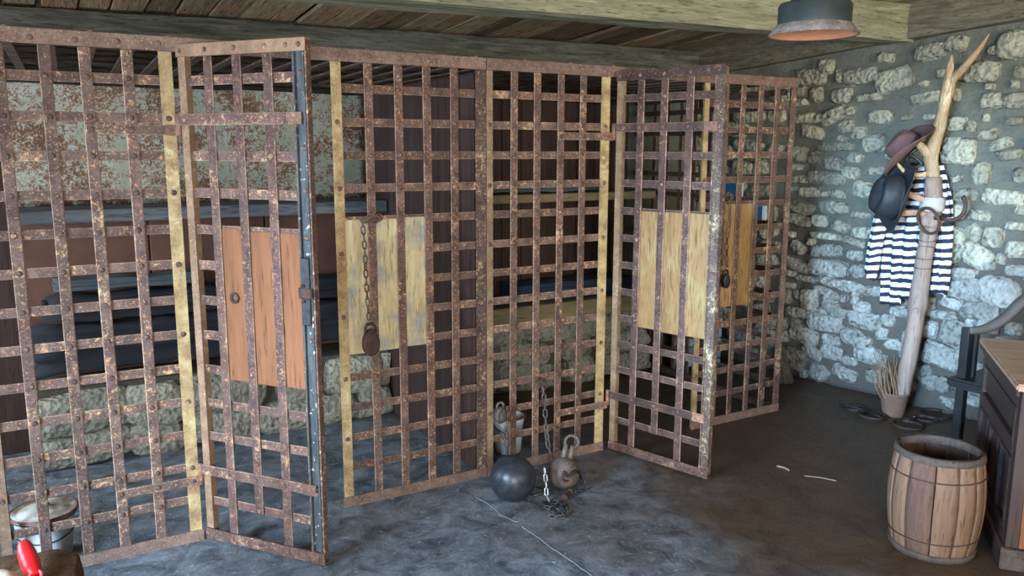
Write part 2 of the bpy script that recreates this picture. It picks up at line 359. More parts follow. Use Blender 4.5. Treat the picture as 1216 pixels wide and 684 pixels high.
STONES = [(1.123,2.084,0.226,0.1,0), (1.244,2.142,0.1,0.093,0), (1.341,2.075,0.061,0.076,0), (1.489,2.065,0.226,0.095,3), (1.644,2.168,0.093,0.078,0), (1.71,2.025,0.217,0.124,10), (1.064,1.992,0.092,0.068,0), (1.182,1.964,0.082,0.089,0), (1.363,1.95,0.127,0.087,0), (1.557,1.93,0.177,0.058,5), (1.063,1.919,0.092,0.051,0), (1.103,1.815,0.151,0.063,0), (1.317,1.826,0.166,0.082,25), (1.207,1.807,0.077,0.056,0), (1.436,1.849,0.048,0.054,0), (1.641,1.806,0.151,0.079,0), (1.162,1.718,0.2,0.079,-10), (1.408,1.747,0.102,0.082,0), (1.506,1.708,0.088,0.097,0), (1.339,1.621,0.258,0.05,0), (1.615,1.642,0.152,0.107,0), (1.075,1.57,0.132,0.099,0), (1.194,1.548,0.109,0.074,0), (1.335,1.51,0.149,0.078,0), (1.489,1.551,0.112,0.065,0), (1.048,1.476,0.121,0.047,0), (1.467,1.452,0.12,0.071,-10), (1.094,1.396,0.152,0.052,0), (1.293,1.413,0.251,0.085,-4), (1.629,1.466,0.114,0.054,0), (1.166,1.311,0.15,0.063,0), (1.295,1.306,0.063,0.039,0), (1.4,1.31,0.109,0.056,0), (1.559,1.345,0.116,0.109,0), (1.114,1.204,0.199,0.082,-10), (1.351,1.218,0.235,0.079,3), (1.107,1.115,0.18,0.076,-12), (1.258,1.12,0.115,0.075,0), (1.423,1.092,0.109,0.068,-20), (1.56,1.18,0.129,0.044,0), (1.31,1.02,0.222,0.046,-3), (1.033,1.008,0.082,0.042,0), (1.521,0.999,0.149,0.05,-15), (1.114,0.92,0.147,0.071,-30), (1.204,0.97,0.053,0.047,0), (1.33,0.923,0.265,0.08,5), (1.528,0.909,0.107,0.062,0), (1.102,0.798,0.209,0.072,-20), (1.351,0.804,0.27,0.103,-5), (1.578,0.813,0.159,0.084,0), (1.569,1.064,0.117,0.066,0), (1.052,0.732,0.089,0.042,0), (1.384,0.709,0.193,0.063,-15), (1.183,0.706,0.158,0.042,0), (1.533,0.694,0.168,0.074,-8), (1.059,0.641,0.082,0.048,0), (1.043,0.559,0.09,0.104,0), (1.124,0.589,0.054,0.066,0), (1.226,0.568,0.131,0.13,0), (1.293,0.643,0.077,0.059,0), (1.385,0.609,0.125,0.081,-25), (1.485,0.612,0.079,0.045,0), (1.574,0.631,0.1,0.079,0), (1.14,0.458,0.162,0.079,0), (1.417,0.526,0.174,0.087,-20), (1.285,0.481,0.143,0.083,0), (1.615,0.575,0.129,0.068,0), (1.355,0.421,0.247,0.106,0), (1.639,0.488,0.257,0.113,0), (1.043,0.367,0.091,0.086,0), (1.139,0.384,0.074,0.055,0), (1.198,0.309,0.213,0.109,-12), (1.59,0.358,0.208,0.108,-15), (1.043,0.267,0.083,0.086,0), (1.408,0.312,0.163,0.07,0), (1.157,0.121,0.162,0.141,-10), (1.279,0.202,0.157,0.066,-25), (1.427,0.226,0.162,0.088,0), (1.675,0.265,0.168,0.102,0), (1.342,0.069,0.154,0.108,-25), (1.537,0.101,0.17,0.088,-20), (1.56,0.195,0.108,0.064,0), (1.739,0.124,0.137,0.079,0), (1.225,0.031,0.093,0.055,0), (1.916,2.18,0.187,0.094,12), (2.079,2.213,0.115,0.082,0), (2.381,2.175,0.139,0.137,5), (2.217,2.041,0.208,0.104,-5), (2.43,2.026,0.06,0.064,0), (1.914,1.913,0.164,0.07,8), (2.091,1.924,0.068,0.073,0), (2.305,1.876,0.122,0.084,0), (2.42,1.871,0.104,0.078,0), (2.122,1.753,0.116,0.074,0), (2.291,1.688,0.1,0.057,8), (2.431,1.76,0.078,0.046,0), (2.146,1.591,0.183,0.147,0), (2.369,1.635,0.124,0.066,15), (2.423,1.574,0.123,0.056,5), (2.002,2.046,0.054,0.049,0), (2.199,1.737,0.056,0.062,0), (2.278,2.157,0.045,0.046,0), (2.285,1.467,0.138,0.116,0), (2.482,1.462,0.077,0.079,0), (2.406,1.336,0.213,0.081,-8), (2.198,1.341,0.133,0.069,0), (2.15,1.234,0.107,0.09,0), (2.294,1.223,0.121,0.058,-5), (2.488,1.179,0.087,0.057,0), (2.271,1.122,0.093,0.084,-40), (2.379,1.107,0.109,0.106,0), (2.178,1.089,0.097,0.101,0), (2.293,0.99,0.225,0.119,-30), (2.506,1.046,0.096,0.086,0), (2.222,0.876,0.164,0.061,0), (2.517,0.927,0.104,0.077,0), (2.432,0.985,0.058,0.058,0), (2.254,0.788,0.19,0.126,0), (2.358,0.937,0.092,0.049,0), (2.441,0.794,0.206,0.156,-10), (2.19,0.686,0.147,0.066,-10), (2.143,0.605,0.15,0.067,0), (2.347,0.67,0.195,0.109,-5), (2.059,0.506,0.102,0.106,0), (2.211,0.512,0.176,0.154,-20), (2.305,0.56,0.066,0.091,0), (2.401,0.588,0.129,0.085,0), (2.165,0.361,0.22,0.177,-10), (2.297,0.33,0.115,0.103,-25), (2.047,0.643,0.072,0.105,0), (2.043,0.221,0.114,0.097,0), (2.141,0.173,0.162,0.095,0), (2.3,0.194,0.134,0.083,0), (2.389,0.122,0.14,0.061,-5), (2.232,0.071,0.138,0.068,0), (1.761,0.419,0.09,0.078,0), (1.845,0.367,0.11,0.088,0), (1.787,0.243,0.09,0.078,0), (1.799,0.515,0.089,0.076,0), (1.939,0.43,0.064,0.075,0), (2.48,0.481,0.116,0.099,0), (2.537,0.592,0.087,0.078,0), (2.404,0.312,0.092,0.091,0)]
def fill(occ, u0, u1, z0, z1, wr_, hr_, gap, n, rnd):
    out = []
    for _ in range(n):
        sw = rnd.uniform(*wr_); sh = rnd.uniform(*hr_)
        u = rnd.uniform(u0+sw/2, u1-sw/2); z = rnd.uniform(z0+sh/2, z1-sh/2)
        if all(abs(u-a)*2 > (sw+c)*gap or abs(z-b)*2 > (sh+d)*gap for a, b, c, d, *_ in occ):
            occ.append((u, z, sw, sh)); out.append((u, z, sw, sh, rnd.uniform(-12, 12)))
    return out
rs = random.Random(3)
for s in STONES: put_stone(*s, wr, WF, .0, rs, STONE if s[1] > .95 else STONEG)
occ = list(STONES)
extra = fill(occ, 1.02, 2.6, .05, 1.15, (.09, .2), (.05, .1), .86, 500, rs)
extra += fill(occ, .0, 1.0, .05, 2.1, (.12, .28), (.07, .13), .95, 500, rs)
extra += fill(occ, 2.56, 4.2, .05, 2.25, (.12, .3), (.08, .16), .98, 500, rs)
extra += fill(occ, 1.0, 2.6, 1.2, 2.1, (.04, .08), (.03, .06), 1.05, 160, rs)
for s in extra: put_stone(*s, wr, WF, -.004, rs, STONE if s[1] > .95 else STONEG)

# ---- other walls
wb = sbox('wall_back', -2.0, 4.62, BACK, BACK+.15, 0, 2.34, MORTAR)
wl = MB(); 
wl.box(-2.0, -1.85, -2.4, .0-.25, 0, 2.85); wl.box(-2.0, -1.85, -.25, .65, 0, 1.15); wl.box(-2.0, -1.85, -.25, .65, 1.95, 2.75)
wl.box(-2.0, -1.85, .65, .9, 0, 2.75); wl.box(-2.0, -1.85, .9, 2.1, 2.0, 2.7); wl.box(-2.0, -1.85, 2.1, 3.65, 0, 2.62); wl.box(-2.0, -1.85, 3.65, 4.65, 0, .7); wl.box(-2.0, -1.85, 3.65, 4.65, 1.9, 2.45); wl.box(-2.0, -1.85, 4.65, 4.9, 0, 2.45)
struct(wl.build('wall_left', MORTAR))
wk = MB()
wk.box(-1.85, -1.4, -2.4, -2.25, 0, 2.86); wk.box(-1.4, .2, -2.4, -2.25, 2.25, 2.86); wk.box(.2, 2.2, -2.4, -2.25, 0, 2.86)
wk.box(2.2, 3.6, -2.4, -2.25, 0, 1.15); wk.box(2.2, 3.6, -2.4, -2.25, 2.25, 2.86); wk.box(3.6, 5.9, -2.4, -2.25, 0, 2.86)
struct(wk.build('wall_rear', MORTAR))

# ---- ceiling: roof deck, boards, beams
def sloped(x0, x1, y0, y1, zo, th):
    q = [(x0, y0), (x1, y0), (x1, y1), (x0, y1)]
    return [(x, y, roof(y, x)+zo) for x, y in q]+[(x, y, roof(y, x)+zo+th) for x, y in q]
ce = struct(link('ceiling', mesh('ceiling', sloped(-2.0, 5.9, -2.4, 5.1, .05, .08), BOX_F), LATH))
bl = 7.35; bm_ = box_mesh(-.068, .068, -bl/2, bl/2, -.012, .012, .003)
x = -1.9; i = 0; slope = math.atan(-.07)
while x < 5.8:
    wd = random.choice((.85, 1., 1., 1.15, 1.3)); x += .068*wd
    o = link('board', bm_, CEILW, ce, (x, 1.3, roof(1.3, x)+.02+random.uniform(-.012, .006)), (slope+random.uniform(-.0015, .0015), -.0135+random.uniform(-.02, .02), random.uniform(-.004, .004)), (wd, 1, 1))
    x += .068*wd+random.uniform(.004, .018)
def rough_beam(name, p0, p1, wy, h, mt, parent, amp=.008, seg=90, side=None):
    p0 = Vector(p0); p1 = Vector(p1); d = (p1-p0); Ln = d.length; d.normalize()
    s = Vector(side) if side else Vector((0, 1, 0)); zz = Vector((0, 0, 1))
    prof = []
    for k in range(6): prof.append((0, k/6))
    for k in range(4): prof.append((k/4, 1))
    for k in range(6): prof.append((1, 1-k/6))
    for k in range(4): prof.append((1-k/4, 0))
    V = []; F = []; n = len(prof)
    for i in range(seg+1):
        u = Ln*i/seg
        for a, b in prof:
            q = p0+d*u+s*(a*wy)+zz*(b*h); c = p0+d*u+s*(wy/2)+zz*(h/2)
            m = noise.fractal(Vector((u*1.6, a*3+b*5, wy*9)), 1, 2, 4)*amp+noise.noise(Vector((u*.5, b*9, a*9)))*amp
            V.append(q+(q-c).normalized()*m)
    for i in range(seg):
        for k in range(n): F.append((i*n+k, i*n+(k+1) % n, (i+1)*n+(k+1) % n, (i+1)*n+k))
    F.append(tuple(range(n-1, -1, -1))); F.append(tuple(seg*n+k for k in range(n)))
    return link(name, mesh(name, V, F), mt, parent)
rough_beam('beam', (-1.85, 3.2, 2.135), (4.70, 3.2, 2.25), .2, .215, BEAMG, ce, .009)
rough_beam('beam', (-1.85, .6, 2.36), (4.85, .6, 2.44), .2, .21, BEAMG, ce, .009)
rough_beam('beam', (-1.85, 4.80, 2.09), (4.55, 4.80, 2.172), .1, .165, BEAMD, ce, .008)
rough_beam('wall_plate', W(.12, .075, 2.15), W(7.2, .075, 2.15+.067*7.08), .16, .21, PLATE, ce, .007, 90, -WN)
# rough split laths packed above the cell lining, under the rear beam
for k in range(7):
    z = 1.935+k*.03
    pts = [(-.15+(3.95)*i/26, 4.83+random.uniform(-.008, .008), z+random.uniform(-.006, .006)) for i in range(27)]
    V, F = tube(pts, [random.uniform(.012, .02) for _ in pts], 6, True, 1, .4)
    link('lath', mesh('lath', V, F), LATH, wb)
# ---- partition between the two cells, vertical boards
wd_ = sbox('wall_divider', 1.812, 1.83, 3.43, 4.85, .0, 1.95, DIVW)
y = 3.42
while y < 4.8:
    b = random.uniform(.12, .16); b = min(b, 4.84-y)
    box('board', 1.79, 1.814+random.uniform(-.004, 0), y, y+b-.006, .01, 1.94, DIVW, wd_, .003); y += b
for k in range(11): box('lining_board', -1.82+k*.156, -1.82+k*.156+.15, 4.86, 4.888, 0, 2.0, DIVW, wb, .004)
# ---- linings of the rear wall
V = []; F = []; nx, nz = 60, 16
for i in range(nx+1):
    for j in range(nz+1):
        X = -.1+1.88*i/nx; Z = 1.3+.66*j/nz
        V.append((X, 4.86+.012*noise.noise(Vector((X*2.2, Z*3, 0)))+.006*math.sin(Z*30)*noise.noise(Vector((X, Z, 5))), Z))
for i in range(nx):
    for j in range(nz): F.append((i*(nz+1)+j, (i+1)*(nz+1)+j, (i+1)*(nz+1)+j+1, i*(nz+1)+j+1))
tin = link('tin_sheet', mesh('tin_sheet', V, F, True), TIN, wb)
tin.modifiers.new('s', 'SOLIDIFY').thickness = .004
tin['label'] = 'pale tin sheet speckled with brown rust'
for k in range(3): box('lining_board', -.1+k*.63, -.1+k*.63+.622, 4.855, 4.885, .3, 1.26, BROWNB, wb, .004)
for k in range(13): box('lining_board', 1.835+k*.155, 1.835+k*.155+.15, 4.86, 4.888, .3, 1.95, DIVW, wb, .004)
tag(box('shelf_board', -.1, 1.785, 4.5, 4.838, 1.235, 1.30, LEDGE, None, .006), 'grey weathered plank shelf below the rusty tin in the left cell', 'shelf')
tag(box('shelf_board', 1.835, 3.82, 4.5, 4.838, 1.255, 1.31, BUNKW, None, .006), 'pale narrow plank shelf above the bunk in the right cell', 'shelf')

# ================================================================ stone benches and bedding
def bench(name, label, x0, x1, zt, top):
    t = thing(name, label, 'bench', ((x0+x1)/2, 4.68, 0))
    fr = Frame(Vector((x0, 4.53, 0)), Vector((1, 0, 0)), Vector((0, -1, 0)))
    core = box('core', x0, x1, 4.54, 4.845, 0, zt-.02, MORTAR); core.parent = t; core.location -= t.location
    r = random.Random(int(x0*100)+5); oc = []
    z = .0
    while z < zt-.06:
        h = min(r.uniform(.13, .2), zt-z); u = 0
        while u < x1-x0-.05:
            wd = min(r.uniform(.24, .5), x1-x0-u)
            o = put_stone(u+wd/2, z+h/2, wd*.99, h, r.uniform(-5, 5), None, fr, .0, r, STONE if x0 < 1 else STONEG)
            o.parent = t; o.matrix_world = Matrix.Translation(-t.location) @ o.matrix_world
            u += wd
        z += h
    return t
bL = bench('stone_bench', 'low rubble stone bench under the dark bedding in the left cell', -.1, 1.785, .42, 0)
bR = bench('stone_bench', 'rubble stone bench under the pale bunk board in the right cell', 1.9, 3.8, .45, 0)
b = thing('bunk_board', 'pale wooden bunk with a deep front board in the right cell', 'bunk', (2.82, 4.68, .45))
box('front_board', -.97, .97, -.215, -.185, .016, .132, BUNKW, b, .004)
for k in range(3): box('deck_plank', -.97, .97, -.168+k*.115, -.168+k*.115+.11, .1, .13, LEDGE, b, .003)
FABD = plain('charcoal_bedding_fabric', L((29, 32, 37)), .9, 0, .3, 8, .3)
FABB = plain('slate_blue_blanket', L((72, 82, 88)), .95, 0, .2, 8, .3)
FABN = plain('navy_blanket', L((40, 54, 72)), .95, 0, .25, 8, .3)
def cushion(name, x0, x1, y0, y1, z0, z1, mt, lab, cat, seed, wr_=.02, n=(40, 12, 10)):
    bm = bmesh.new(); bmesh.ops.create_cube(bm, size=2)
    bmesh.ops.subdivide_edges(bm, edges=bm.edges[:], cuts=14, use_grid_fill=True)
    c = Vector(((x0+x1)/2, (y0+y1)/2, z0)); h = Vector(((x1-x0)/2, (y1-y0)/2, (z1-z0)/2))
    for v in bm.verts:
        p = v.co; q = Vector([math.copysign(abs(a)**1.0, a) for a in p])
        l = max(abs(q.x), abs(q.y), abs(q.z)); s = q.length
        rr = .72+.28*(l/s)
        q = Vector((q.x*(.96+.04*rr), q.y*rr*.98, q.z*rr*.98))
        wv = noise.fractal(Vector((p.x*h.x*9, p.y*h.y*5, p.z*h.z*14+seed)), 1, 2, 4)*wr_
        wv += wr_*.8*math.sin(p.z*7+3*noise.noise(Vector((p.x*h.x*4, seed, p.z))))
        d = Vector((q.x*h.x, q.y*h.y, q.z*h.z))
        d += v.co.normalized()*wv
        d.z = max(d.z+h.z, 0)
        v.co = d
    m = bpy.data.meshes.new(name); bm.to_mesh(m); bm.free()
    for p in m.polygons: p.use_smooth = True
    o = link(name, m, mt, None, c); tag(o, lab, cat); return o
cushion('mattress', -.06, 1.72, 4.56, 4.82, .455, .70, FABD, 'dark crumpled mattress lying along the left stone bench', 'mattress', 3, .03)
cushion('bed_roll', .0, 1.62, 4.62, 4.82, .715, .84, FABD, 'black rolled bedding on top of the dark mattress', 'bed roll', 8, .025)
cushion('folded_blanket', .05, .75, 4.66, 4.82, .868, .93, FABB, 'slate blue folded blanket topping the black bed roll', 'blanket', 11, .01)
cushion('blanket', 2.72, 3.7, 4.55, 4.82, .585, .70, FABN, 'navy folded blanket on the pale bunk in the right cell', 'blanket', 14, .012)
cushion('blanket', 2.5, 3.4, 4.58, 4.83, 1.315, 1.37, FABB, 'grey cloth lying on the upper shelf of the right cell', 'cloth', 17, .012)

# ================================================================ grilles
HZ = [1.848-.139*k for k in range(13)]
def rivet_mesh(pts, r=.0115, h=.006, n=8):
    m = MB()
    for (x, y, z) in pts:
        vs = [(x+r*math.cos(2*math.pi*k/n), y, z+r*math.sin(2*math.pi*k/n)) for k in range(n)]
        vs += [(x+.6*r*math.cos(2*math.pi*k/n), y-h*.8, z+.6*r*math.sin(2*math.pi*k/n)) for k in range(n)]+[(x, y-h, z)]
        m.add(vs, [(k, n+k, n+(k+1) % n, (k+1) % n) for k in range(n)]+[(n+k, 2*n, n+(k+1) % n) for k in range(n)])
    return m
BARW = .039
EDGE = rusty('worn_bar_edge', L((154, 126, 104)), L((104, 82, 72)), L((168, 112, 76)), L((196, 170, 132)), .6, .62)
def edged(m):
    for p in m.polygons:
        if max(abs(c) for c in p.normal) < .95: p.material_index = 1
    return m
VB = {}
def vbar(x, z0, z1, mt, parent, w_=BARW, y0=0, th=.008):
    k = (round(z1-z0, 3), w_, th)
    if k not in VB: VB[k] = edged(box_mesh(-w_/2, w_/2, -th/2, th/2, -k[0]/2, k[0]/2, .0026))
    if len(VB[k].materials) == 0: VB[k].materials.append(mt); VB[k].materials.append(EDGE)
    return link('vertical_bar', VB[k], mt, parent, (x, y0+th/2, (z0+z1)/2), (0, random.uniform(-.002, .002), 0))
def hbar(x0, x1, z, mt, parent, y0=.0105, w_=.036, th=.008, name='horizontal_bar'):
    k = (round(x1-x0, 3), w_, th, 'h')
    if k not in VB: VB[k] = edged(box_mesh(-k[0]/2, k[0]/2, -th/2, th/2, -w_/2, w_/2, .0026))
    if len(VB[k].materials) == 0: VB[k].materials.append(mt); VB[k].materials.append(EDGE)
    return link(name, VB[k], mt, parent, ((x0+x1)/2, y0+th/2, z), (0, random.uniform(-.003, .003), 0))
def post(x0, x1, z0, z1, mt, parent, name='post', d=.045):
    m = MB(); m.box(x0, x1, 0, .007, z0, z1); m.box(x1-.007 if x1-x0 > 0 else x1, x1, .007, d, z0, z1)
    return m.build(name, mt, parent)
def grille(label, X0, bars, hspans, posts, planks=(), mt=IRON, x_rail=None, loc=None, rz=0, straps=(), rivmat=None, hmat=None):
    t = thing('grille_panel', label, 'grille', loc or (X0, D, 0), rz)
    z1 = 1.954; rv = []
    for x in bars:
        vbar(x-X0, .045, z1, mt, t)
    for (a, b_, zs) in hspans:
        for z in zs: hbar(a-X0, b_-X0, z, hmat or mt, t)
        for x in bars:
            if a < x < b_: rv += [(x-X0+random.uniform(-.003, .003), 0, z+random.uniform(-.003, .003)) for z in zs]
    for (a, b_, m) in posts:
        post(a-X0, b_-X0, .0, z1, m, t); rv += [((a+b_)/2-X0, 0, z) for z in HZ[1::2]]
    if x_rail:
        m = MB(); m.box(x_rail[0]-X0, x_rail[1]-X0, -.004, .005, 0, .048); m.box(x_rail[0]-X0, x_rail[1]-X0, .005, .045, 0, .006)
        m.build('bottom_rail', RAIL, t)
    for (a, b_, pm) in planks: box('plank', a-X0, b_-X0, .0082, .021, .703+random.uniform(-.004, .004), 1.297+random.uniform(-.004, .004), pm, t, .002)
    for (a, b_, z, m) in straps:
        hbar(a-X0, b_-X0, z, m, t, -.0075, .036, .007, 'hinge_strap')
        box('hinge_plate', b_-X0-.05, b_-X0, -.010, -.0074, z-.02, z+.02, STRAP, t)
        rv += [(x-X0, -.0075, z) for x in list(bars)+[b_-.03] if a-.01 < x < b_+.01]
    r = rivet_mesh(rv).build('rivets', rivmat or IRON, t); r['kind'] = 'stuff'
    return t
# continuous head rail of the cage
hr = thing('head_rail', 'long rusty angle iron rail along the top of the cell fronts', 'rail', (1.0, D, 1.955))
for (a, b_) in ((-1.8, 1.822), (1.826, 3.885)):
    m = MB(); m.box(a-1, b_-1, -.006, .002, .0, .052); m.box(a-1, b_-1, .002, .05, .044, .052); m.build('angle_iron', RAIL, hr)
r = rivet_mesh([(x*.137-2.75, -.006, .026+random.uniform(-.006, .006)) for x in range(41)]).build('rivets', RAIL, hr); r['kind'] = 'stuff'
m = MB()
for x in range(22): m.add(*lathe([(.012, .052), (.011, .058), (.006, .061), (.0005, .0615)], 8)); [m.v.__setitem__(i, (m.v[i][0]-2.6+x*.26, m.v[i][1]+.018, m.v[i][2])) for i in range(len(m.v)-32, len(m.v))]
r = m.build('bolt_heads', RAIL, hr); r['kind'] = 'stuff'
for q in range(-6, 29):
    x = -.05+.137*q
    if x < 3.82: link('roof_strap', box_mesh(-.019, .019, -.7, .7, -.004, .004), IRONDK, hr, (x-1+.025, .745, .022), (random.uniform(-.004, .004), 0, -.035))
lb = [-.07-.139*k for k in range(1, 5)][::-1]+[-.07, .07, .197, .332]
lb = [x for x in lb if not (-.215 < x < -.17)]
gl = grille('grille panel of the left cell, left of the open orange boarded door', -.9, lb, [(-.9, .45, HZ)], [(.440, .486, GOLD), (-.212, -.178, TAN)], (), IRON, (-.9, .490),
            straps=[(.18, .497, 1.666, IRON), (.18, .495, .264, IRON)])
ga = grille('grille panel with three cream weathered planks and a hanging chain', 1.0965, [1.26, 1.395, 1.53, 1.662], [(1.10, 1.80, HZ)],
            [(1.0965, 1.139, GOLD), (1.772, 1.823, IRONG)], [(1.139, 1.256, PLK_CR), (1.262, 1.392, PLK_CR), (1.398, 1.53, PLK_CR)], IRON, (1.092, 1.823))
gb = grille('open grille panel without planks behind the iron ball', 1.827, [1.976, 2.106, 2.24, 2.371], [(1.83, 2.52, HZ)],
            [(1.827, 1.860, GOLDDK), (2.482, 2.533, GOLD)], (), IRON, (1.827, 2.535), straps=[(2.22, 2.55, 1.662, IRON), (2.22, 2.55, .255, IRON)])
gr = grille('narrow grille panel with two golden planks nearest the stone wall', 3.17, [3.333, 3.462, 3.60, 3.728], [(3.17, 3.87, HZ)],
            [(3.17, 3.205, GOLD), (3.842, 3.884, IRONG)], [(3.335, 3.46, PLK_GD), (3.464, 3.60, PLK_GD)], IRONG, (3.19, 3.886))
# side grille closing the right cell towards the stone wall
sg = thing('grille_panel', 'dark side grille closing the right cell, seen through the narrow panel', 'grille', (3.872, D+.06, 0), math.pi/2)
for k in range(10): vbar(.06+k*.139, .04, 1.95, IRONDK, sg)
for z in HZ: hbar(.0, 1.38, z, IRONDK, sg)
box('bottom_rail', 0, 1.38, -.003, .03, 0, .045, IRONDK, sg); box('top_rail', 0, 1.38, -.003, .03, 1.915, 1.95, IRONDK, sg)

# ================================================================ cell doors
def door(label, hinge, ang, Lg, k, stile, free, pm, bm_):
    t = thing('cell_door', label, 'door', (hinge[0], hinge[1], 0), -math.radians(ang))
    z0, z1 = .018, 1.978
    bx = [.138*k, .272*k, .409*k]; rv = []
    post(0, .034, z0, z1-.04, stile, t, 'hinge_stile', .03)
    vbar(bx[0], z0, z1-.045, bm_, t, .04); vbar(bx[1], .165, z1-.045, bm_, t, .04); vbar(bx[2], z0, z1-.045, bm_, t, .04)
    for z in HZ:
        if .72 < z < 1.28: hbar(.01, bx[0], z, bm_, t)
        elif abs(z-1.709) < .01 or abs(z-.319) < .01: continue
        else: hbar(.01, .55*k, z, bm_, t)
        rv += [(x, 0, z) for x in bx if not (x == bx[1] and z < .15)]
    for z in (1.705, .315):
        hbar(-.018, .555*k, z, bm_, t, -.0075, .042, .007, 'hinge_strap'); rv += [(x, -.0075, z) for x in bx+[.017]]
        V, F = tube([(-.014, -.002, z-.06), (-.014, -.002, z+.022)], .011, 10); link('hinge_barrel', mesh('b', V, F, True), STRAP, t)
        box('hinge_plate', .49*k, .555*k, -.009, -.0005, z-.022, z+.022, STRAP, t, .002)
    for a, b_ in ((bx[0], bx[1]), (bx[1], bx[2]), (bx[2], .535*k)):
        box('plank', a+.002, b_-.002, .0082, .021, .703+random.uniform(-.004, .004), 1.297+random.uniform(-.004, .004), pm, t, .002)
    for (za, zb, nm) in ((z1-.045, z1, 'top_rail'), (z0, z0+.045, 'bottom_rail')):
        m = MB(); m.box(0, Lg, -.008, 0, za, zb); m.box(0, Lg, 0, .024, zb-.006 if nm == 'top_rail' else za, zb if nm == 'top_rail' else za+.006); m.build(nm, TAN if stile is TAN and nm == 'top_rail' else bm_, t)
        rv += [(x, -.008, (za+zb)/2) for x in bx+[.017, .5*k, .555*k]]
    if free == 'blue':
        m = MB(); m.box(.520, .528, -.002, .024, z0+.045, z1-.045); m.build('stile_edge', IRONG, t)
        m = MB(); m.box(.528, .574, .004, .02, z0+.045, z1-.045); m.box(.528, .533, -.008, .004, z0+.045, z1-.045); m.box(.569, .574, -.008, .004, z0+.045, z1-.045)
        m.build('channel', BLUECH, t)
        m = MB(); m.box(.5745, .582, -.004, .022, z0+.02, z1-.01); m.build('free_stile', IRONG, t)
        lp = box('lock_plate', .530, .568, -.018, -.010, .96, 1.21, IRONBLK, t, .003)
        V, F = tube(ring_pts((.545, -.03, 1.08), .03, (0, 1, 0), (0, 0, 1), -90, 90, 8), .006, 6); link('keeper', mesh('k', V, F, True), IRONRUST, t)
        box('keeper_plate', .520, .578, -.022, -.011, 1.06, 1.10, IRONRUST, t, .004)
        rv += [(.556, -.003, z) for z in (1.86, 1.6, 1.45, 1.28, .9, .3)]
        kh = link('keyhole_ring', mesh('kh', *lathe([(.020, 0), (.022, .006), (.014, .008), (.010, .002)], 14), True), IRONRUST, t, (.205, .006, 1.035), (math.pi/2, 0, 0))
    else:
        m = MB(); m.box(.538*k, .545*k, -.008, .02, z0+.045, z1-.045); m.box(.545*k, .58*k, -.002, .02, z0+.045, z1-.045); m.box(.58*k, Lg, -.006, .024, z0+.02, z1-.01)
        m.build('free_stile', FLAKE, t)
        box('lock_bracket', .54*k, .58*k, -.013, -.002, 1.02, 1.035, IRONDK, t, .003)
    r = rivet_mesh(rv, .010).build('rivets', IRON, t); r['kind'] = 'stuff'
    return t
door('open cell door with orange brown planks and a blue grey edge channel', (.503, 3.336), 53, .582, 1.0, TAN, 'blue', PLK_OR, IRONDOOR)
door('open cell door with golden brown planks and a flaking free edge', (2.556, 3.332), 74.5, .603, 1.03, GOLDDK, 'flake', PLK_GD, IRONDK)

# ================================================================ chains, locks, ball
def link_mesh(Ln, wd, r, n=6):
    P = []; a = (Ln-wd)/2; R = wd/2-r
    for i in range(9): q = math.pi*i/8; P.append(Vector((R*math.cos(q), 0, a+R*math.sin(q))))
    for i in range(9): q = math.pi+math.pi*i/8; P.append(Vector((R*math.cos(q), 0, -a+R*math.sin(q))))
    P.append(P[0]); V, F = tube(P, r, n, False); return mesh('link', V, F, True)
LM = {}
def chain(name, label, pts, mt, Ln=.042, wd=.024, r=.0035, cat='chain', parent=None, jit=0, rs=5):
    rnd = random.Random(rs); pts = smoothpath(pts, 6)
    t = parent or thing(name, label, cat, pts[-1])
    k = (Ln, wd, r)
    if k not in LM: LM[k] = link_mesh(Ln, wd, r)
    base = t.location if not parent else Vector(parent.location)
    step = Ln-2.6*r; acc = 0; i = 0; side = 0; cur = pts[0].copy()
    S = [0]
    for a, b in zip(pts, pts[1:]): S.append(S[-1]+(b-a).length)
    n = int(S[-1]/step)
    def at(s):
        for j in range(len(S)-1):
            if S[j+1] >= s: return pts[j].lerp(pts[j+1], (s-S[j])/max(1e-9, S[j+1]-S[j]))
        return pts[-1]
    for i in range(n):
        p, q = at(i*step), at((i+1)*step); d = (q-p).normalized(); c = (p+q)/2
        ref = Vector((0, 1, 0)) if abs(d.y) < .9 else Vector((1, 0, 0))
        xx = d.cross(ref).normalized(); 
        R = Matrix((xx, d.cross(xx) * -1 if False else d.cross(xx), d)).transposed()
        R = R @ Matrix.Rotation(math.radians((8 if i % 2 else 98)+rnd.uniform(-25, 25)), 3, 'Z')
        o = link('link', LM[k], mt, t); o.matrix_local = Matrix.Translation(c-base) @ R.to_4x4()
    return t
CH = rusty('chain_brown_iron', L((112, 88, 74)), L((70, 54, 48)), L((140, 92, 64)), L((170, 140, 110)), .62, .66, .6)
CHG = plain('bright_worn_chain_iron', L((150, 148, 144)), .4, .7, .4, 60, .3)
CHD = plain('dark_chain_iron', L((70, 70, 72)), .42, .6, .5, 60, .3)
yc = D-.022
c1 = chain('hanging_chain', 'thin rusty chain hanging down over the cream planks', [(1.208, yc, 1.30), (1.214, yc-.004, 1.157), (1.218, yc-.002, .991), (1.225, yc-.004, .845)], CH, .04, .021, .0032)
chain('', '', [(1.208, yc, 1.30), (1.24, yc-.012, 1.318), (1.275, yc-.012, 1.322), (1.29, yc-.012, 1.30), (1.26, yc-.012, 1.288), (1.205, yc-.012, 1.292), (1.195, yc-.01, 1.32)], CH, .034, .021, .0032, parent=c1, rs=9)
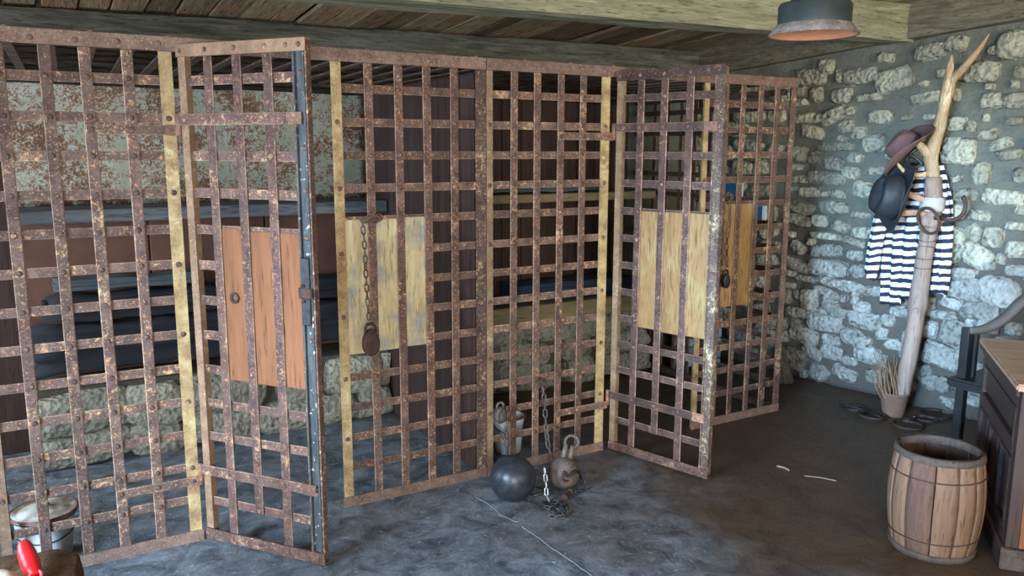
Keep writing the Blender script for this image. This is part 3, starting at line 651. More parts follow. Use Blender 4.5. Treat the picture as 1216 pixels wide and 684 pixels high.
def padlock(label, loc, mt, h=.1, wd=.075, rz=0):
    t = thing('padlock', label, 'padlock', loc, rz)
    prof = []
    V = []; F = []; n = 24; 
    for y_, s in ((-.018, .78), (-.012, 1.), (.012, 1.), (.018, .78)):
        for k in range(n):
            q = 2*math.pi*k/n; V.append((math.cos(q)*wd/2*s*(1-.12*math.sin(q)), y_, math.sin(q)*h/2*s))
    for i in range(3):
        for k in range(n): F.append((i*n+k, i*n+(k+1) % n, (i+1)*n+(k+1) % n, (i+1)*n+k))
    F += [tuple(range(n-1, -1, -1)), tuple(3*n+k for k in range(n))]
    link('body', mesh('body', V, F), mt, t)
    sh = MB().add(*tube([(-.5*wd*.62, 0, h*.36)]+ring_pts((0, 0, h*.52), wd*.31, (-1, 0, 0), (0, 0, 1), 0, 180, 10)+[(.5*wd*.62, 0, h*.36)], .006, 7)); sh.build('shackle', mt, t, True)
    link('keyhole_cover', mesh('kc', *lathe([(.0005, .004), (.008, .004), (.011, 0)], 10)), mt, t, (0, -.017, -.005), (math.pi/2, 0, 0), (1, 1.8, 1))
    return t
padlock('rusty oval padlock at the end of the chain over the cream planks', (1.229, D-.028, .755), IRONRUST, .118, .075)
c2 = chain('hanging_chain', 'doubled rusty chain hanging over the golden planks', [(3.327, yc, 1.31), (3.322, yc, 1.2), (3.324, yc, 1.05), (3.334, yc, .93)], CH, .042, .024, .0036)
chain('', '', [(3.367, yc, 1.30), (3.374, yc-.003, 1.2), (3.362, yc, 1.08), (3.372, yc, .93)], CH, .042, .024, .0036, parent=c2, rs=4)
chain('', '', [(3.312, yc-.012, 1.34), (3.342, yc-.015, 1.36), (3.372, yc-.012, 1.33), (3.342, yc-.018, 1.30)], CH, .036, .024, .0036, parent=c2, rs=4)
padlock('dark padlock hanging on the doubled chain by the golden planks', (3.352, D-.035, .865), IRONBLK, .085, .05)
# chain on the open panel, going down to the iron weight
c3 = chain('hanging_chain', 'heavy grey chain hung on the open grille, running down to the iron weight', [(2.128, yc-.006, .42), (2.138, yc-.01, .35), (2.149, yc-.012, .2), (2.150, D-.06, .1), (2.13, D-.16, .05)], IRONGREY, .052, .027, .0045)
V, F = tube(ring_pts((2.126, D-.02, .425), .03, (1, 0, 0), (0, 0, 1), 150, -100, 14), [.004+.004*math.sin(i/14*math.pi) for i in range(15)], 8)
o = link('hook', mesh('hook', V, F, True), IRONRUST, c3); o.location = -c3.location
# shackle lock on the open panel
s1 = padlock('grey iron shackle lock hung low on the open grille above the ball', (1.883, D-.03, .315), IRONGREY, .085, .06)
chain('hanging_chain', 'short grey chain dangling beside the shackle lock above the ball', [(1.921, yc, .345), (1.923, yc-.006, .27), (1.915, yc-.012, .19), (1.905, yc-.02, .14)], IRONGREY, .042, .024, .004)
# iron ball
BC = Vector((1.792, 3.049, .107))
t = thing('iron_ball', 'large dark iron prisoner ball resting on the floor', 'iron ball', (BC.x, BC.y, 0))
bm = bmesh.new(); bmesh.ops.create_uvsphere(bm, u_segments=40, v_segments=24, radius=.107)
for v in bm.verts: v.co *= 1+.006*noise.noise(v.co*25)
m = bpy.data.meshes.new('ball'); bm.to_mesh(m); bm.free()
for p in m.polygons: p.use_smooth = True
link('ball', m, BALL, t, (0, 0, .107))
V, F = tube(ring_pts((.09, -.045, .135), .024, (.8, -.4, .1), (0, 0, 1), 0, 360, 14), .0055, 7, False); link('eye_ring', mesh('eye', V, F, True), IRONBLK, t)
V, F = tube(ring_pts((.098, -.05, .04), .03, (.9, -.4, .3), (.3, .9, .1), 0, 360, 14), .006, 7, False); link('eye_ring', mesh('eye', V, F, True), IRONBLK, t)
c4 = chain('ball_chain', 'grey chain running from the iron ball into a heap on the floor', [(1.922, 2.985, .155), (1.922, 2.97, .09), (1.915, 2.95, .02), (1.92, 2.925, .012)], CHG, .042, .022, .004)
chain('', '', [(1.905, 2.95, .01), (1.87, 2.9, .012), (1.90, 2.86, .012), (1.945, 2.90, .014), (1.93, 2.84, .03), (1.88, 2.83, .02), (1.86, 2.80, .01), (1.90, 2.77, .01)], CHD, .042, .024, .004, parent=c4, rs=12)
chain('', '', [(1.935, 2.93, .01), (1.96, 2.86, .011), (1.92, 2.80, .022), (1.88, 2.78, .012), (1.84, 2.81, .01), (1.815, 2.79, .01)], CHD, .042, .024, .004, parent=c4, rs=15)
# round iron weight with looped handle
wc = Vector((2.075, 3.05, 0)); t = thing('iron_weight', 'round rusty iron weight with neck and looped handle', 'weight', wc)
bm = bmesh.new(); bmesh.ops.create_uvsphere(bm, u_segments=28, v_segments=18, radius=.074)
for v in bm.verts: v.co *= 1+.05*noise.noise(v.co*22)+.03*noise.noise(v.co*60); v.co.z *= 1.04
m = bpy.data.meshes.new('weight'); bm.to_mesh(m); bm.free()
for p in m.polygons: p.use_smooth = True
link('body', m, IRONGREY, t, (0, 0, .075))
ax = Vector((.30, .12, .94)).normalized(); sd = Vector((.85, -.5, -.2)); sd = (sd-ax*sd.dot(ax)).normalized()
b0 = Vector((.012, 0, .125))
m = MB()
for s in (-1, 1): m.add(*tube([b0+sd*.016*s, b0+sd*.017*s+ax*.085], [.014, .012], 8))
m.build('neck_bars', IRONGREY, t, True)
lp = [b0+sd*.019+ax*.065]+[b0+ax*(.10+.03*math.sin(math.radians(q)))+sd*(.032*math.cos(math.radians(q))+.008) for q in range(-20, 201, 20)]+[b0-sd*.019+ax*.065]
V, F = tube(lp, .0075, 8); link('handle_loop', mesh('loop', V, F, True), IRONGREY, t)
V, F = tube(smoothpath([(-.045, -.065, .115), (-.03, -.075, .09), (.0, -.078, .105), (.03, -.07, .10), (.055, -.055, .075), (.07, -.045, .045)], 4), .007, 7); link('scroll', mesh('scr', V, F, True), IRONBLK, t)
V, F = tube(ring_pts((-.035, -.066, .085), .02, (1, 0, 0), (0, .3, 1), 0, 300, 12), .005, 6); link('scroll', mesh('scr', V, F, True), IRONRUST, t)
chain('weight_chain', 'dark short chain clinging to the round iron weight', [(2.13, 2.985, .10), (2.145, 2.975, .06), (2.135, 2.965, .02), (2.10, 2.955, .012), (2.07, 2.96, .012)], IRONBLK, .034, .02, .0038)
t = thing('rusty_spool', 'small rust brown iron spool lying before the weight', 'spool', (2.025, 2.945, .016), math.radians(35))
V, F = lathe([(.0005, -.04), (.016, -.04), (.016, -.03), (.011, -.026), (.011, .026), (.016, .03), (.016, .04), (.0005, .04)], 14)
link('body', mesh('sp', V, F), IRONRUST, t, (0, 0, 0), (0, math.pi/2, 0))

# ================================================================ enamel pails
ENAM = plain('white_enamel', L((206, 212, 216)), .3, 0, .06, 8, .05)
def creamcol():
    t = T('stained_enamel_lid', .35, 0, .5); v = t.coord(); n = t.noise(v, 9, 4, .6)
    t.color(t.mix(t.step(n, .45, .65), L((200, 198, 188)), L((128, 104, 80)))); return t.m
LIDM = creamcol(); RIMM = plain('brown_enamel_rim', L((108, 70, 58)), .4, 0, .2)
def pail(label, loc, r, h, lid):
    t = thing('enamel_pail', label, 'pail', loc)
    V, F = lathe([(.0005, 0), (r*.72, 0), (r*.76, .008), (r*.95, h*.92), (r, h), (r*.99, h+.004), (r*.94, h), (r*.9, h*.92), (r*.7, .01), (.0005, .01)], 36)
    link('body', mesh('pail', V, F, True), ENAM, t)
    V, F = tube(ring_pts((0, 0, h), r, (1, 0, 0), (0, 1, 0), 0, 360, 36), .006, 6, False); link('rim', mesh('rim', V, F, True), RIMM, t)
    if lid:
        V, F = lathe([(r*1.04, h+.004), (r*1.05, h+.012), (r*1.0, h+.016), (r*.86, h+.012), (r*.8, h+.016), (r*.4, h+.026), (.0005, h+.028)], 36)
        ld = link('lid', mesh('lid', V, F, True), LIDM, t)
        V, F = tube(ring_pts((0, 0, h+.012), r*1.05, (1, 0, 0), (0, 1, 0), 0, 360, 36), .005, 6, False); link('lid_edge', mesh('rim', V, F, True), RIMM, ld)
        V, F = tube(ring_pts((0, 0, h+.024), .022, (1, .3, 0), (0, 0, 1), 0, 180, 10), .004, 6); link('knob', mesh('kn', V, F, True), RIMM, ld)
    V, F = tube(ring_pts((0, -.0, h*.8), r*1.0, (1, 0, 0), (0, -.9, -.45), 0, 180, 20), .0028, 6); link('bail_handle', mesh('bail', V, F, True), IRONBLK, t)
    return t
pail('lidded white enamel slop pail behind the left grille', (-.07, 3.515, 0), .112, .185, True)
pail('pale blue white enamel pail behind the open grille and ball', (2.085, 3.60, 0), .09, .2, False)

# ================================================================ barrel
BARW_ = wood('barrel_stave', L((128, 98, 76)), L((102, 77, 60)), L((60, 45, 36)), 'Z', 1.1, .8, .6, (.82, 1.15))
BARR = wood('reddish_stave', L((104, 78, 65)), L((86, 63, 53)), L((56, 40, 34)), 'Z', 1.1, .8, .6, (.95, 1.05))
BARIN = wood('barrel_inside', L((64, 44, 35)), L((46, 32, 26)), L((24, 17, 14)), 'Z', 1.1, .85, .5, (.8, 1.2))
HOOP = wood('split_hoop', L((88, 75, 66)), L((66, 56, 50)), L((40, 34, 30)), 'X', 1, .8, .4, None)
bt = thing('barrel', 'open weathered wooden nail keg with thin wire hoops beside the desk', 'barrel', (3.055, 1.815, 0))
HB = .425
def rad(z): return .150+.006*min(max(z/HB, 0), 1)+.025*math.sin(math.pi*min(max(z/HB, 0), 1))**.9
ns = 13; a0 = .35; wds = [random.uniform(.7, 1.35) for _ in range(ns)]; tot = sum(wds)
for s in range(ns):
    a1 = a0+2*math.pi*wds[s]/tot; V = []; F = []; nz, na = 10, 4; g = .012
    for side, off in ((0, 0), (1, -.012)):
        for j in range(nz+1):
            z = .004+(HB-.008)*j/nz
            for i in range(na+1):
                a = a0+g+(a1-a0-2*g)*i/na; r_ = rad(z)+off
                V.append((r_*math.cos(a), r_*math.sin(a), z))
    k = (nz+1)*(na+1)
    for j in range(nz):
        for i in range(na):
            q = j*(na+1)+i; F.append((q, q+1, q+na+2, q+na+1)); F.append((k+q, k+q+na+1, k+q+na+2, k+q+1))
    for i in range(na): q = i; F.append((q, k+q, k+q+1, q+1)); q = nz*(na+1)+i; F.append((q, q+1, k+q+1, k+q))
    for j in range(nz):
        q = j*(na+1); F.append((q, q+na+1, k+q+na+1, k+q)); q += na; F.append((q, k+q, k+q+na+1, q+na+1))
    am = (a0+a1)/2; dv = math.degrees(am) % 360
    o = link('stave', mesh('stave', V, F, True), BARR if 176 < dv < 206 else BARW_, bt)
    o.data.materials.append(BARIN)
    for p in o.data.polygons:
        if all(i >= k for i in p.vertices): p.material_index = 1
    a0 = a1
V, F = lathe([(.0005, .03), (.146, .03), (.146, .034), (.0005, .034)], 26); link('bottom', mesh('bot', V, F), BARIN, bt)
def hoop(z, h, th, mt, name, w_=True):
    V, F = lathe([(rad(z)+.0005, z), (rad(z)+th, z+.001), (rad(z+h)+th, z+h-.001), (rad(z+h)+.0005, z+h)], 40); return link(name, mesh(name, V, F, True), mt, bt)
hoop(HB-.026, .026, .006, HOOP, 'wooden_hoop'); hoop(.0, .028, .008, HOOP, 'wooden_hoop')
V, F = lathe([(rad(HB)-.012, HB-.035), (rad(HB)-.019, HB-.03), (rad(HB)-.019, HB-.003), (rad(HB)-.012, HB)], 40); link('inner_hoop', mesh('ih', V, F, True), HOOP, bt)
for z in (.335, .082):
    V, F = tube(ring_pts((0, 0, z), rad(z)+.002, (1, 0, .02), (0, 1, -.02), 0, 360, 40), .003, 6, False); link('wire_hoop', mesh('wh', V, F, True), IRONRUST, bt)

# ================================================================ desk and chair
DKW = wood('dark_desk_wood', L((72, 56, 50)), L((52, 40, 37)), L((30, 23, 22)), 'Z', 1, .5, .25, (.9, 1.1))
DKX = wood('dark_desk_rail_wood', L((72, 56, 50)), L((54, 41, 38)), L((32, 25, 24)), 'X', 1, .5, .25, (.9, 1.1))
DKTOP = wood('worn_desk_top', L((176, 140, 112)), L((144, 110, 86)), L((100, 74, 60)), 'Y', 1, .45, .2, None)
DKF = wood('orange_desk_end', L((132, 82, 54)), L((110, 66, 43)), L((80, 48, 32)), 'Z', 1.5, .6, .2, None)
dk = thing('desk', 'dark panelled wooden desk with a worn brown top', 'desk', (3.125, 1.565, 0), math.atan2(.623, .782))
Ld, Wd, Hd = .79, 1.25, .742
box('core', .02, Ld-.02, -Wd+.02, -.03, .0, Hd-.03, DKW, dk)
m = box('top', -.02, Ld+.02, -Wd, .022, Hd-.028, Hd, DKTOP, dk, .006, 2)
box('top_edge', -.012, Ld+.012, .006, .02, Hd-.05, Hd-.028, DKX, dk, .004)
# side facing the barrel: frame and raised panels
pf = []
for (a, b_) in ((0, .055), (Ld-.055, Ld)): box('stile', a, b_, -.03, .0, .09, Hd-.05, DKW, dk, .003)
box('rail', .055, Ld-.055, -.03, .0, Hd-.11, Hd-.05, DKX, dk, .003)
box('rail', .055, Ld-.055, -.03, .0, .435, .495, DKX, dk, .003)
box('rail', .055, Ld-.055, -.03, .0, .09, .15, DKX, dk, .003)
pw = (Ld-.11-2*.045)/3
for k in (1, 2): box('mullion', .055+k*pw+(k-1)*.045, .055+k*pw+k*.045, -.03, 0, .15, .435, DKW, dk, .003)
def panel(x0, x1, z0, z1):
    p = box('panel', x0+.018, x1-.018, -.03, -.008, z0+.018, z1-.018, DKW, dk, .006)
    mm = MB(); e = .012
    for (a, b_, c_, d_) in ((x0, x1, z0, z0+e), (x0, x1, z1-e, z1), (x0, x0+e, z0+e, z1-e), (x1-e, x1, z0+e, z1-e)): mm.box(a, b_, -.02, .004, c_, d_)
    o = mm.build('moulding', DKX, p); o.location = -p.location
panel(.055, Ld-.055, .495, Hd-.11)
for k in range(3): panel(.055+k*(pw+.045), .055+k*(pw+.045)+pw, .15, .435)
box('plinth', -.012, Ld+.01, -.03, .014, 0, .09, DKX, dk, .005)
# end facing the viewer
box('end_post', -.004, .02, -.045, .0, .09, Hd-.03, DKW, dk, .003)
box('end_panel', .0, .02, -Wd+.05, -.045, .09, Hd-.03, DKF, dk, .002)
box('end_plinth', -.016, .02, -Wd+.02, .014, 0, .085, HOOP, dk, .006)
BLK = plain('black_lacquered_wood', L((30, 28, 28)), .45, 0, .3, 10, .1)
GRYW = plain('grey_worn_bentwood', L((70, 65, 60)), .55, 0, .15, 8, .1)
ch = thing('armchair', 'black chair with a curved grey back rail behind the desk', 'chair', (4.32, 2.3, 0))
P0 = Vector((4.03, 2.31, 0))-ch.location
for q in ((P0.x, P0.y), (P0.x+.02, P0.y-.32), (.2, P0.y), (.2, -.28)): box('leg', q[0]-.022, q[0]+.022, q[1]-.022, q[1]+.022, 0, .40, BLK, ch, .004)
box('arm_post', P0.x-.022, P0.x+.022, P0.y-.022, P0.y+.022, .45, .715, BLK, ch, .004)
box('arm_post', P0.x+.035, P0.x+.065, P0.y-.03, P0.y+.0, .45, .715, BLK, ch, .004)
box('seat', P0.x-.05, .27, -.33, P0.y+.06, .40, .45, BLK, ch, .012, 2)
tubeobj('back_rail', [Vector(p)-ch.location for p in ((4.02, 2.30, .70), (4.10, 2.26, .71), (4.19, 2.22, .76), (4.27, 2.19, .84), (4.36, 2.16, .89), (4.48, 2.16, .90), (4.56, 2.2, .90))], [.018, .024, .028, .03, .03, .028, .026], GRYW, ch, 10, 5)
for q in (.1, .2): box('back_post', q, q+.03, -.16, -.13, .45, .88, BLK, ch, .004)

# ================================================================ stick with antler, clothes, hats
STK = wood('bare_driftwood_pole', L((142, 120, 105)), L((116, 96, 84)), L((78, 64, 56)), 'Z', 1, .75, .5, None)
ANT = wood('antler_bone', L((168, 142, 108)), L((140, 112, 82)), L((96, 74, 56)), 'Z', 1.4, .6, .4, None, pale=L((206, 182, 140)))
CLOTHW = plain('white_binding_cloth', L((160, 150, 142)), .9, 0, .1, 30, .3)
st = thing('wooden_pole', 'bare wooden pole with wire and cloth wraps leaning on the stone wall', 'pole', W(2.066, .30, .02))
so = st.location
sp_ = [W(2.062, .31, .06), W(2.066, .30, .139), W(2.081, .27, .39), W(2.085, .235, .62), W(2.085, .225, .696), W(2.082, .21, .847), W(2.085, .19, 1.048), W(2.092, .17, 1.247), W(2.072, .15, 1.44)]
tubeobj('shaft', [p-so for p in sp_], [.044, .046, .048, .049, .057, .048, .046, .056, .046], STK, st, 14, 6, True, 1, .12)
V, F = tube([W(2.09, .24, .655)-so, W(2.105, .29, .665)-so], [.03, .012], 9); link('knot', mesh('knot', V, F, True), STK, st)
def wrap(z, r, h, mt, nm, tilt=0):
    i = max(k for k in range(len(sp_)) if sp_[k].z <= z); a, b_ = sp_[i], sp_[min(i+1, len(sp_)-1)]
    c = a.lerp(b_, (z-a.z)/(b_.z-a.z))
    if h: 
        V, F = lathe([(r*.96, -h/2), (r*1.04, -h*.3), (r*1.0, 0), (r*1.05, h*.3), (r*.95, h/2)], 18); o = link(nm, mesh(nm, V, F, True), mt, st, c-so)
    else:
        V, F = tube(ring_pts((0, 0, 0), r, (1, 0, tilt), (0, 1, tilt*.6), 0, 360, 20), .0022, 5, False); link(nm, mesh(nm, V, F, True), mt, st, c-so)
wrap(1.285, .066, .08, CLOTHW, 'cloth_wrap'); wrap(1.19, .064, .05, STK, 'cloth_wrap')
for z, tl in ((1.09, .35), (1.02, -.3), (.915, .1), (1.14, -.2), (.98, .25)): wrap(z, .061, 0, IRONRUST, 'wire', tl)
an = thing('antler', 'branching deer antler fixed on top of the wooden pole', 'antler', W(2.07, .15, 1.44)); ao = an.location
tubeobj('main_beam', [p-ao for p in (W(2.072, .15, 1.40), W(2.067, .15, 1.468), W(2.05, .16, 1.566), W(2.082, .17, 1.688), W(2.107, .18, 1.831), W(2.130, .19, 1.965), W(2.135, .2, 2.05), W(2.143, .21, 2.131))], [.03, .036, .042, .034, .032, .036, .022, .004], ANT, an, 12, 6, True, 1, .08)
tubeobj('tine', [p-ao for p in (W(2.125, .19, 1.955), W(2.145, .19, 1.99), W(2.191, .2, 2.036), W(2.252, .2, 2.109), W(2.291, .2, 2.164), W(2.329, .2, 2.227))], [.024, .024, .022, .019, .014, .003], ANT, an, 10, 5)
tubeobj('tine', [p-ao for p in (W(2.055, .16, 1.56), W(2.03, .2, 1.60), W(2.015, .25, 1.635), W(1.985, .30, 1.668))], [.034, .028, .022, .014], ANT, an, 10, 5)
tubeobj('tine', [p-ao for p in (W(2.065, .16, 1.47), W(2.02, .22, 1.455), W(1.96, .26, 1.47), W(1.922, .30, 1.525))], [.018, .015, .013, .006], ANT, an, 10, 5)
tubeobj('lacing', [p-ao for p in (W(2.04, .22, 1.63), W(2.0, .25, 1.60), W(1.96, .26, 1.55), W(1.99, .27, 1.50), W(2.04, .24, 1.52), W(1.98, .26, 1.57), W(1.95, .25, 1.51), W(2.02, .25, 1.49))], .009, BLK, an, 6, 4)
# striped prison tunic
def stripes():
    t = T('navy_white_stripe_cloth', .9, 0, .2); v = t.coord('Object', (1, 1, 1), False); sp = t.new('ShaderNodeSeparateXYZ'); t.lk(v, sp.inputs[0])
    n = t.noise(v, 7, 2); h = t.math('ADD', sp.outputs[2], t.math('MULTIPLY', n, .045))
    h = t.math('ADD', h, t.math('MULTIPLY', sp.outputs[0], -.06))
    f = t.math('FRACT', t.math('MULTIPLY', h, 1/.051))
    n2 = t.noise(v, 60, 3)
    c = t.mix(t.step(f, .5, .53), L((206, 206, 208)), L((34, 37, 50))); t.color(c).bump(n2, .2, .004); return t.m
STR = stripes()
def interp(tab, z):
    for (a, x), (b_, y_) in zip(tab, tab[1:]):
        if a >= z >= b_: return x+(y_-x)*(a-z)/(a-b_)
    return tab[-1][1] if z < tab[-1][0] else tab[0][1]
def cloth(name, left, right, top, bot, t0, amp, ph, parent, po, nf):
    V = []; F = []; nu, nz = 44, 30
    for i in range(nu+1):
        s = i/nu; zb = bot(s)
        for j in range(nz+1):
            q = j/nz; z = top(s)+(zb-top(s))*q
            u = interp(left, z)+(interp(right, z)-interp(left, z))*s
            fold = math.sin(s*nf*6.28+ph+.8*noise.noise(Vector((u*2, z*2, ph))))*amp*(.45+.55*q)+.02*noise.noise(Vector((u*5, z*3, ph)))
            V.append(W(u, t0+fold+.05*math.sin(math.pi*s), z)-po)
    k = nz+1
    for i in range(nu):
        for j in range(nz): F.append((i*k+j, i*k+j+1, (i+1)*k+j+1, (i+1)*k+j))
    o = link(name, mesh(name, V, F, True), STR, parent); o.modifiers.new('s', 'SOLIDIFY').thickness = .005
    return o
sh = thing('striped_tunic', 'navy and white striped prison tunic hanging on the wooden pole', 'tunic', W(1.95, .1, .63), math.atan2(WU.y, WU.x)); 
po = Vector((0, 0, 0))
def localise(o):
    inv = (Matrix.Translation(sh.location) @ Matrix.Rotation(sh.rotation_euler.z, 4, 'Z')).inverted()
    o.data.transform(inv)
Lt = [(1.53, 1.89), (1.42, 1.84), (1.3, 1.77), (1.1, 1.75), (.9, 1.752), (.63, 1.775)]
Rt = [(1.53, 2.08), (1.42, 2.12), (1.3, 2.16), (1.1, 2.185), (.9, 2.195), (.63, 2.17)]
localise(cloth('body', Lt, Rt, lambda s: 1.53-.02*abs(s-.5), lambda s: .63+.02*s if s < .36 else (.72+.03*math.sin(s*9) if s > .42 else .63+.09*(s-.36)/.06), .085, .024, .4, sh, po, 5))
localise(cloth('sleeve', [(1.4, 1.80), (1.195, 1.722), (1.0, 1.688), (.85, 1.676), (.79, 1.69)], [(1.4, 1.88), (1.195, 1.81), (1.0, 1.79), (.85, 1.775), (.79, 1.76)], lambda s: 1.39, lambda s: .83-.06*s, .125, .01, 1.2, sh, po, 2))
localise(cloth('sleeve', [(1.4, 2.06), (1.1, 2.12), (.78, 2.125)], [(1.4, 2.13), (1.1, 2.20), (.78, 2.205)], lambda s: 1.40, lambda s: .78, .10, .01, 2.2, sh, po, 2))
# hats
FELTB = plain('brown_maroon_felt', L((96, 68, 66)), .95, 0, .12, 25, .25); FELTK = plain('black_leather_hat', L((34, 35, 37)), .62, 0, .3, 14, .3)
def hat(name, label, loc, axis, front, mt, bandm, cr=.088, ch_=.115, br=.175, curl=.03, brx=1.1):
    z = Vector(axis).normalized(); x = Vector(front); x = (x-z*x.dot(z)).normalized(); y = z.cross(x)
    R = Matrix((x, y, z)).transposed().to_4x4()
    t = thing(name, label, 'hat', loc); t.rotation_euler = R.to_euler()
    prof = [(.06, .0), (.35, .0), (.7, .02), (.86, .1), (.93, .3), (.97, .6), (1., .85), (1.02, 1)]
    V = []; F = []; n = 36
    pr = [(cr*1.04, 0), (cr*1.02, .02), (cr*1.0, ch_*.5), (cr*.95, ch_*.82), (cr*.86, ch_*.97), (cr*.7, ch_), (cr*.4, ch_*.93), (.0005, ch_*.86)]
    for r_, h in pr:
        for k in range(n):
            q = 2*math.pi*k/n; pin = 1-.16*max(0, math.cos(q))*max(0, h/ch_-.4)
            dent = -.022*math.exp(-(math.sin(q)*r_/.03)**2)*(h/ch_ > .8)
            V.append((r_*1.13*math.cos(q)*pin, r_*.95*math.sin(q)*(1-.1*max(0, h/ch_-.5)), h+dent))
    for i in range(len(pr)-1):
        for k in range(n): F.append((i*n+k, i*n+(k+1) % n, (i+1)*n+(k+1) % n, (i+1)*n+k))
    link('crown', mesh('crown', V, F, True), mt, t)
    V = []; F = []; rr = [0, .33, .66, .9, 1]
    for s in rr:
        for k in range(n):
            q = 2*math.pi*k/n; r_ = cr*1.03*(1-s)+br*s
            V.append((r_*brx*math.cos(q), r_*.93*math.sin(q), curl*s*s*math.sin(q)**2*1.6-.018*s*math.cos(q)**2))
    for i in range(len(rr)-1):
        for k in range(n): F.append((i*n+k, (i+1)*n+k, (i+1)*n+(k+1) % n, i*n+(k+1) % n))
    o = link('brim', mesh('brim', V, F, True), mt, t); o.modifiers.new('s', 'SOLIDIFY').thickness = .004
    V, F = lathe([(1.0, .004), (1.03, .006), (1.03, .026), (1.0, .028)], n)
    V = [(v[0]*cr*1.16*1, v[1]*cr*.985, v[2]) for v in V]; link('hat_band', mesh('band', V, F, True), bandm, t)
    return t
BAND = plain('dark_hat_band', L((52, 38, 38)), .8, 0, .1); BANDK = plain('black_hat_band', L((24, 24, 26)), .6, 0, .1)
cu, cv = WU, Vector((0, 0, 1))
hat('felt_hat', 'brown maroon felt hat hung tilted on the antler', W(1.955, .25, 1.60), -cu*.62+cv*.62+WN*.48, cu*.75+cv*.66, FELTB, BAND, .085, .105, .18, .035, 1.05)
hat('leather_hat', 'black leather hat hung below the brown felt hat', W(1.93, .285, 1.32), -cu*.55+cv*.12+WN*.80, cv*.9+cu*.36, FELTK, BANDK, .115, .125, .195, .035, 1.08)
# irons hung on the pole
lt = thing('leather_cuff', 'tan leather cuff strapped to the pole under the black hat', 'cuff', W(2.0, .24, 1.24))
LEA = plain('tan_leather', L((150, 108, 82)), .7, 0, .2, 30, .2)
for (a, b_) in (((2.05, .23, 1.315), (1.95, .29, 1.36)), ((2.05, .24, 1.235), (1.95, .30, 1.225))):
    V, F = tube(smoothpath([W(a[0]+.03, a[1]-.01, a[2]-.015)-lt.location, W(*a)-lt.location, W(*b_)-lt.location], 4), .019, 8, True, .3); link('strap', mesh('strap', V, F, True), LEA, lt)
t = thing('shackle', 'open curved iron shackle sticking out to the right of the pole', 'shackle', W(2.2, .22, 1.25))
V, F = tube([p-t.location for p in ring_pts(W(2.215, .22, 1.285), .085, WU, (0, 0, 1), -125, 42, 16)], [.012]*15+[.016, .013], 8); link('bow', mesh('bow', V, F, True), IRONRUST, t)
V, F = tube([W(2.135, .22, 1.21)-t.location, W(2.165, .22, 1.21)-t.location], .013, 8); link('hinge', mesh('hg', V, F, True), IRONRUST, t)
t = thing('shackle', 'closed iron shackle ring hanging across the front of the pole', 'shackle', W(2.14, .26, 1.19))
e1 = (WU*.75-Vector((0, 0, .6))).normalized()
V, F = tube([p-t.location for p in ring_pts(W(2.13, .285, 1.195), .075, e1, (WU*.5+Vector((0, 0, .75))+WN*.35), 0, 360, 24)], .009, 7, False)
V = [v for v in V]; o = link('ring', mesh('rg', V, F, True), IRONRUST, t)

# ================================================================ pot, leg irons, twig bundle, floor litter
TERR = plain('dusty_terracotta', L((118, 88, 72)), .9, 0, .15, 18, .2)
pt = thing('clay_pot', 'small dusty clay pot holding the foot of the pole and dry stems', 'pot', (4.43, 2.945, 0))
V, F = lathe([(.0005, 0), (.058, 0), (.062, .006), (.083, .14), (.088, .142), (.086, .15), (.076, .148), (.06, .02), (.0005, .02)], 28); link('body', mesh('pot', V, F, True), TERR, pt)
TWIG = plain('dry_brown_stem', L((122, 96, 70)), .9, 0, .3, 15, .2)
r2 = random.Random(6)
for k in range(30):
    a = r2.uniform(0, 6.28); b_ = Vector((.04*math.cos(a), .04*math.sin(a), .03)); e = b_+Vector((r2.uniform(-.14, .02), r2.uniform(-.02, .10), r2.uniform(.2, .36)))
    tubeobj('dry_stem', [b_, (b_+e)/2+Vector((r2.uniform(-.02, .02), r2.uniform(-.02, .02), .02)), e], [.004, .004, .002], TWIG, pt, 5, 4)
IRONRUST2 = plain('dark_brown_iron', L((58, 46, 42)), .65, .3, .4, 40, .4)
def leg_iron(label, pts_rings, bars):
    t = thing('leg_iron', label, 'leg iron', (pts_rings[0][0], pts_rings[0][1], 0))
    for (x, y_, r_, a, op) in pts_rings:
        p = ring_pts((x, y_, .014), r_, (math.cos(a), math.sin(a), 0), (-math.sin(a)*.8, math.cos(a)*.8, .02), op, 360-op, 22)
        V, F = tube([q-t.location for q in p], .009, 7); link('bow', mesh('bow', V, F, True), IRONRUST2, t)
    for a, b_ in bars:
        V, F = tube([Vector(a)-t.location, Vector(b_)-t.location], .011, 8); link('bar', mesh('bar', V, F, True), IRONRUST2, t)
    return t
leg_iron('dark leg irons with a long bar to the left of the clay pot', [(4.28, 2.98, .075, .6, 25), (4.31, 3.12, .06, 2.2, 30)], [((4.29, 3.22, .012), (4.33, 3.04, .012)), ((4.33, 3.04, .012), (4.27, 2.90, .012))])
leg_iron('dark leg irons lying to the right of the clay pot', [(4.63, 2.80, .085, -.3, 28), (4.50, 2.78, .06, 2.5, 20)], [((4.52, 2.85, .012), (4.58, 2.75, .012))])
leg_iron('dark shackle half hidden behind the barrel rim, in front of the clay pot', [(4.30, 2.76, .08, 1.3, 22)], [((4.36, 2.83, .012), (4.42, 2.80, .012))])
BRUSH = wood('grey_twig_bundle', L((104, 96, 82)), L((74, 66, 56)), L((40, 36, 30)), 'Z', 1.2, .95, .8, None)
tb = thing('twig_broom', 'grey bundle of twigs leaning by the corner of the narrow grille', 'broom', (4.40, 3.74, 0))
r3 = random.Random(2)
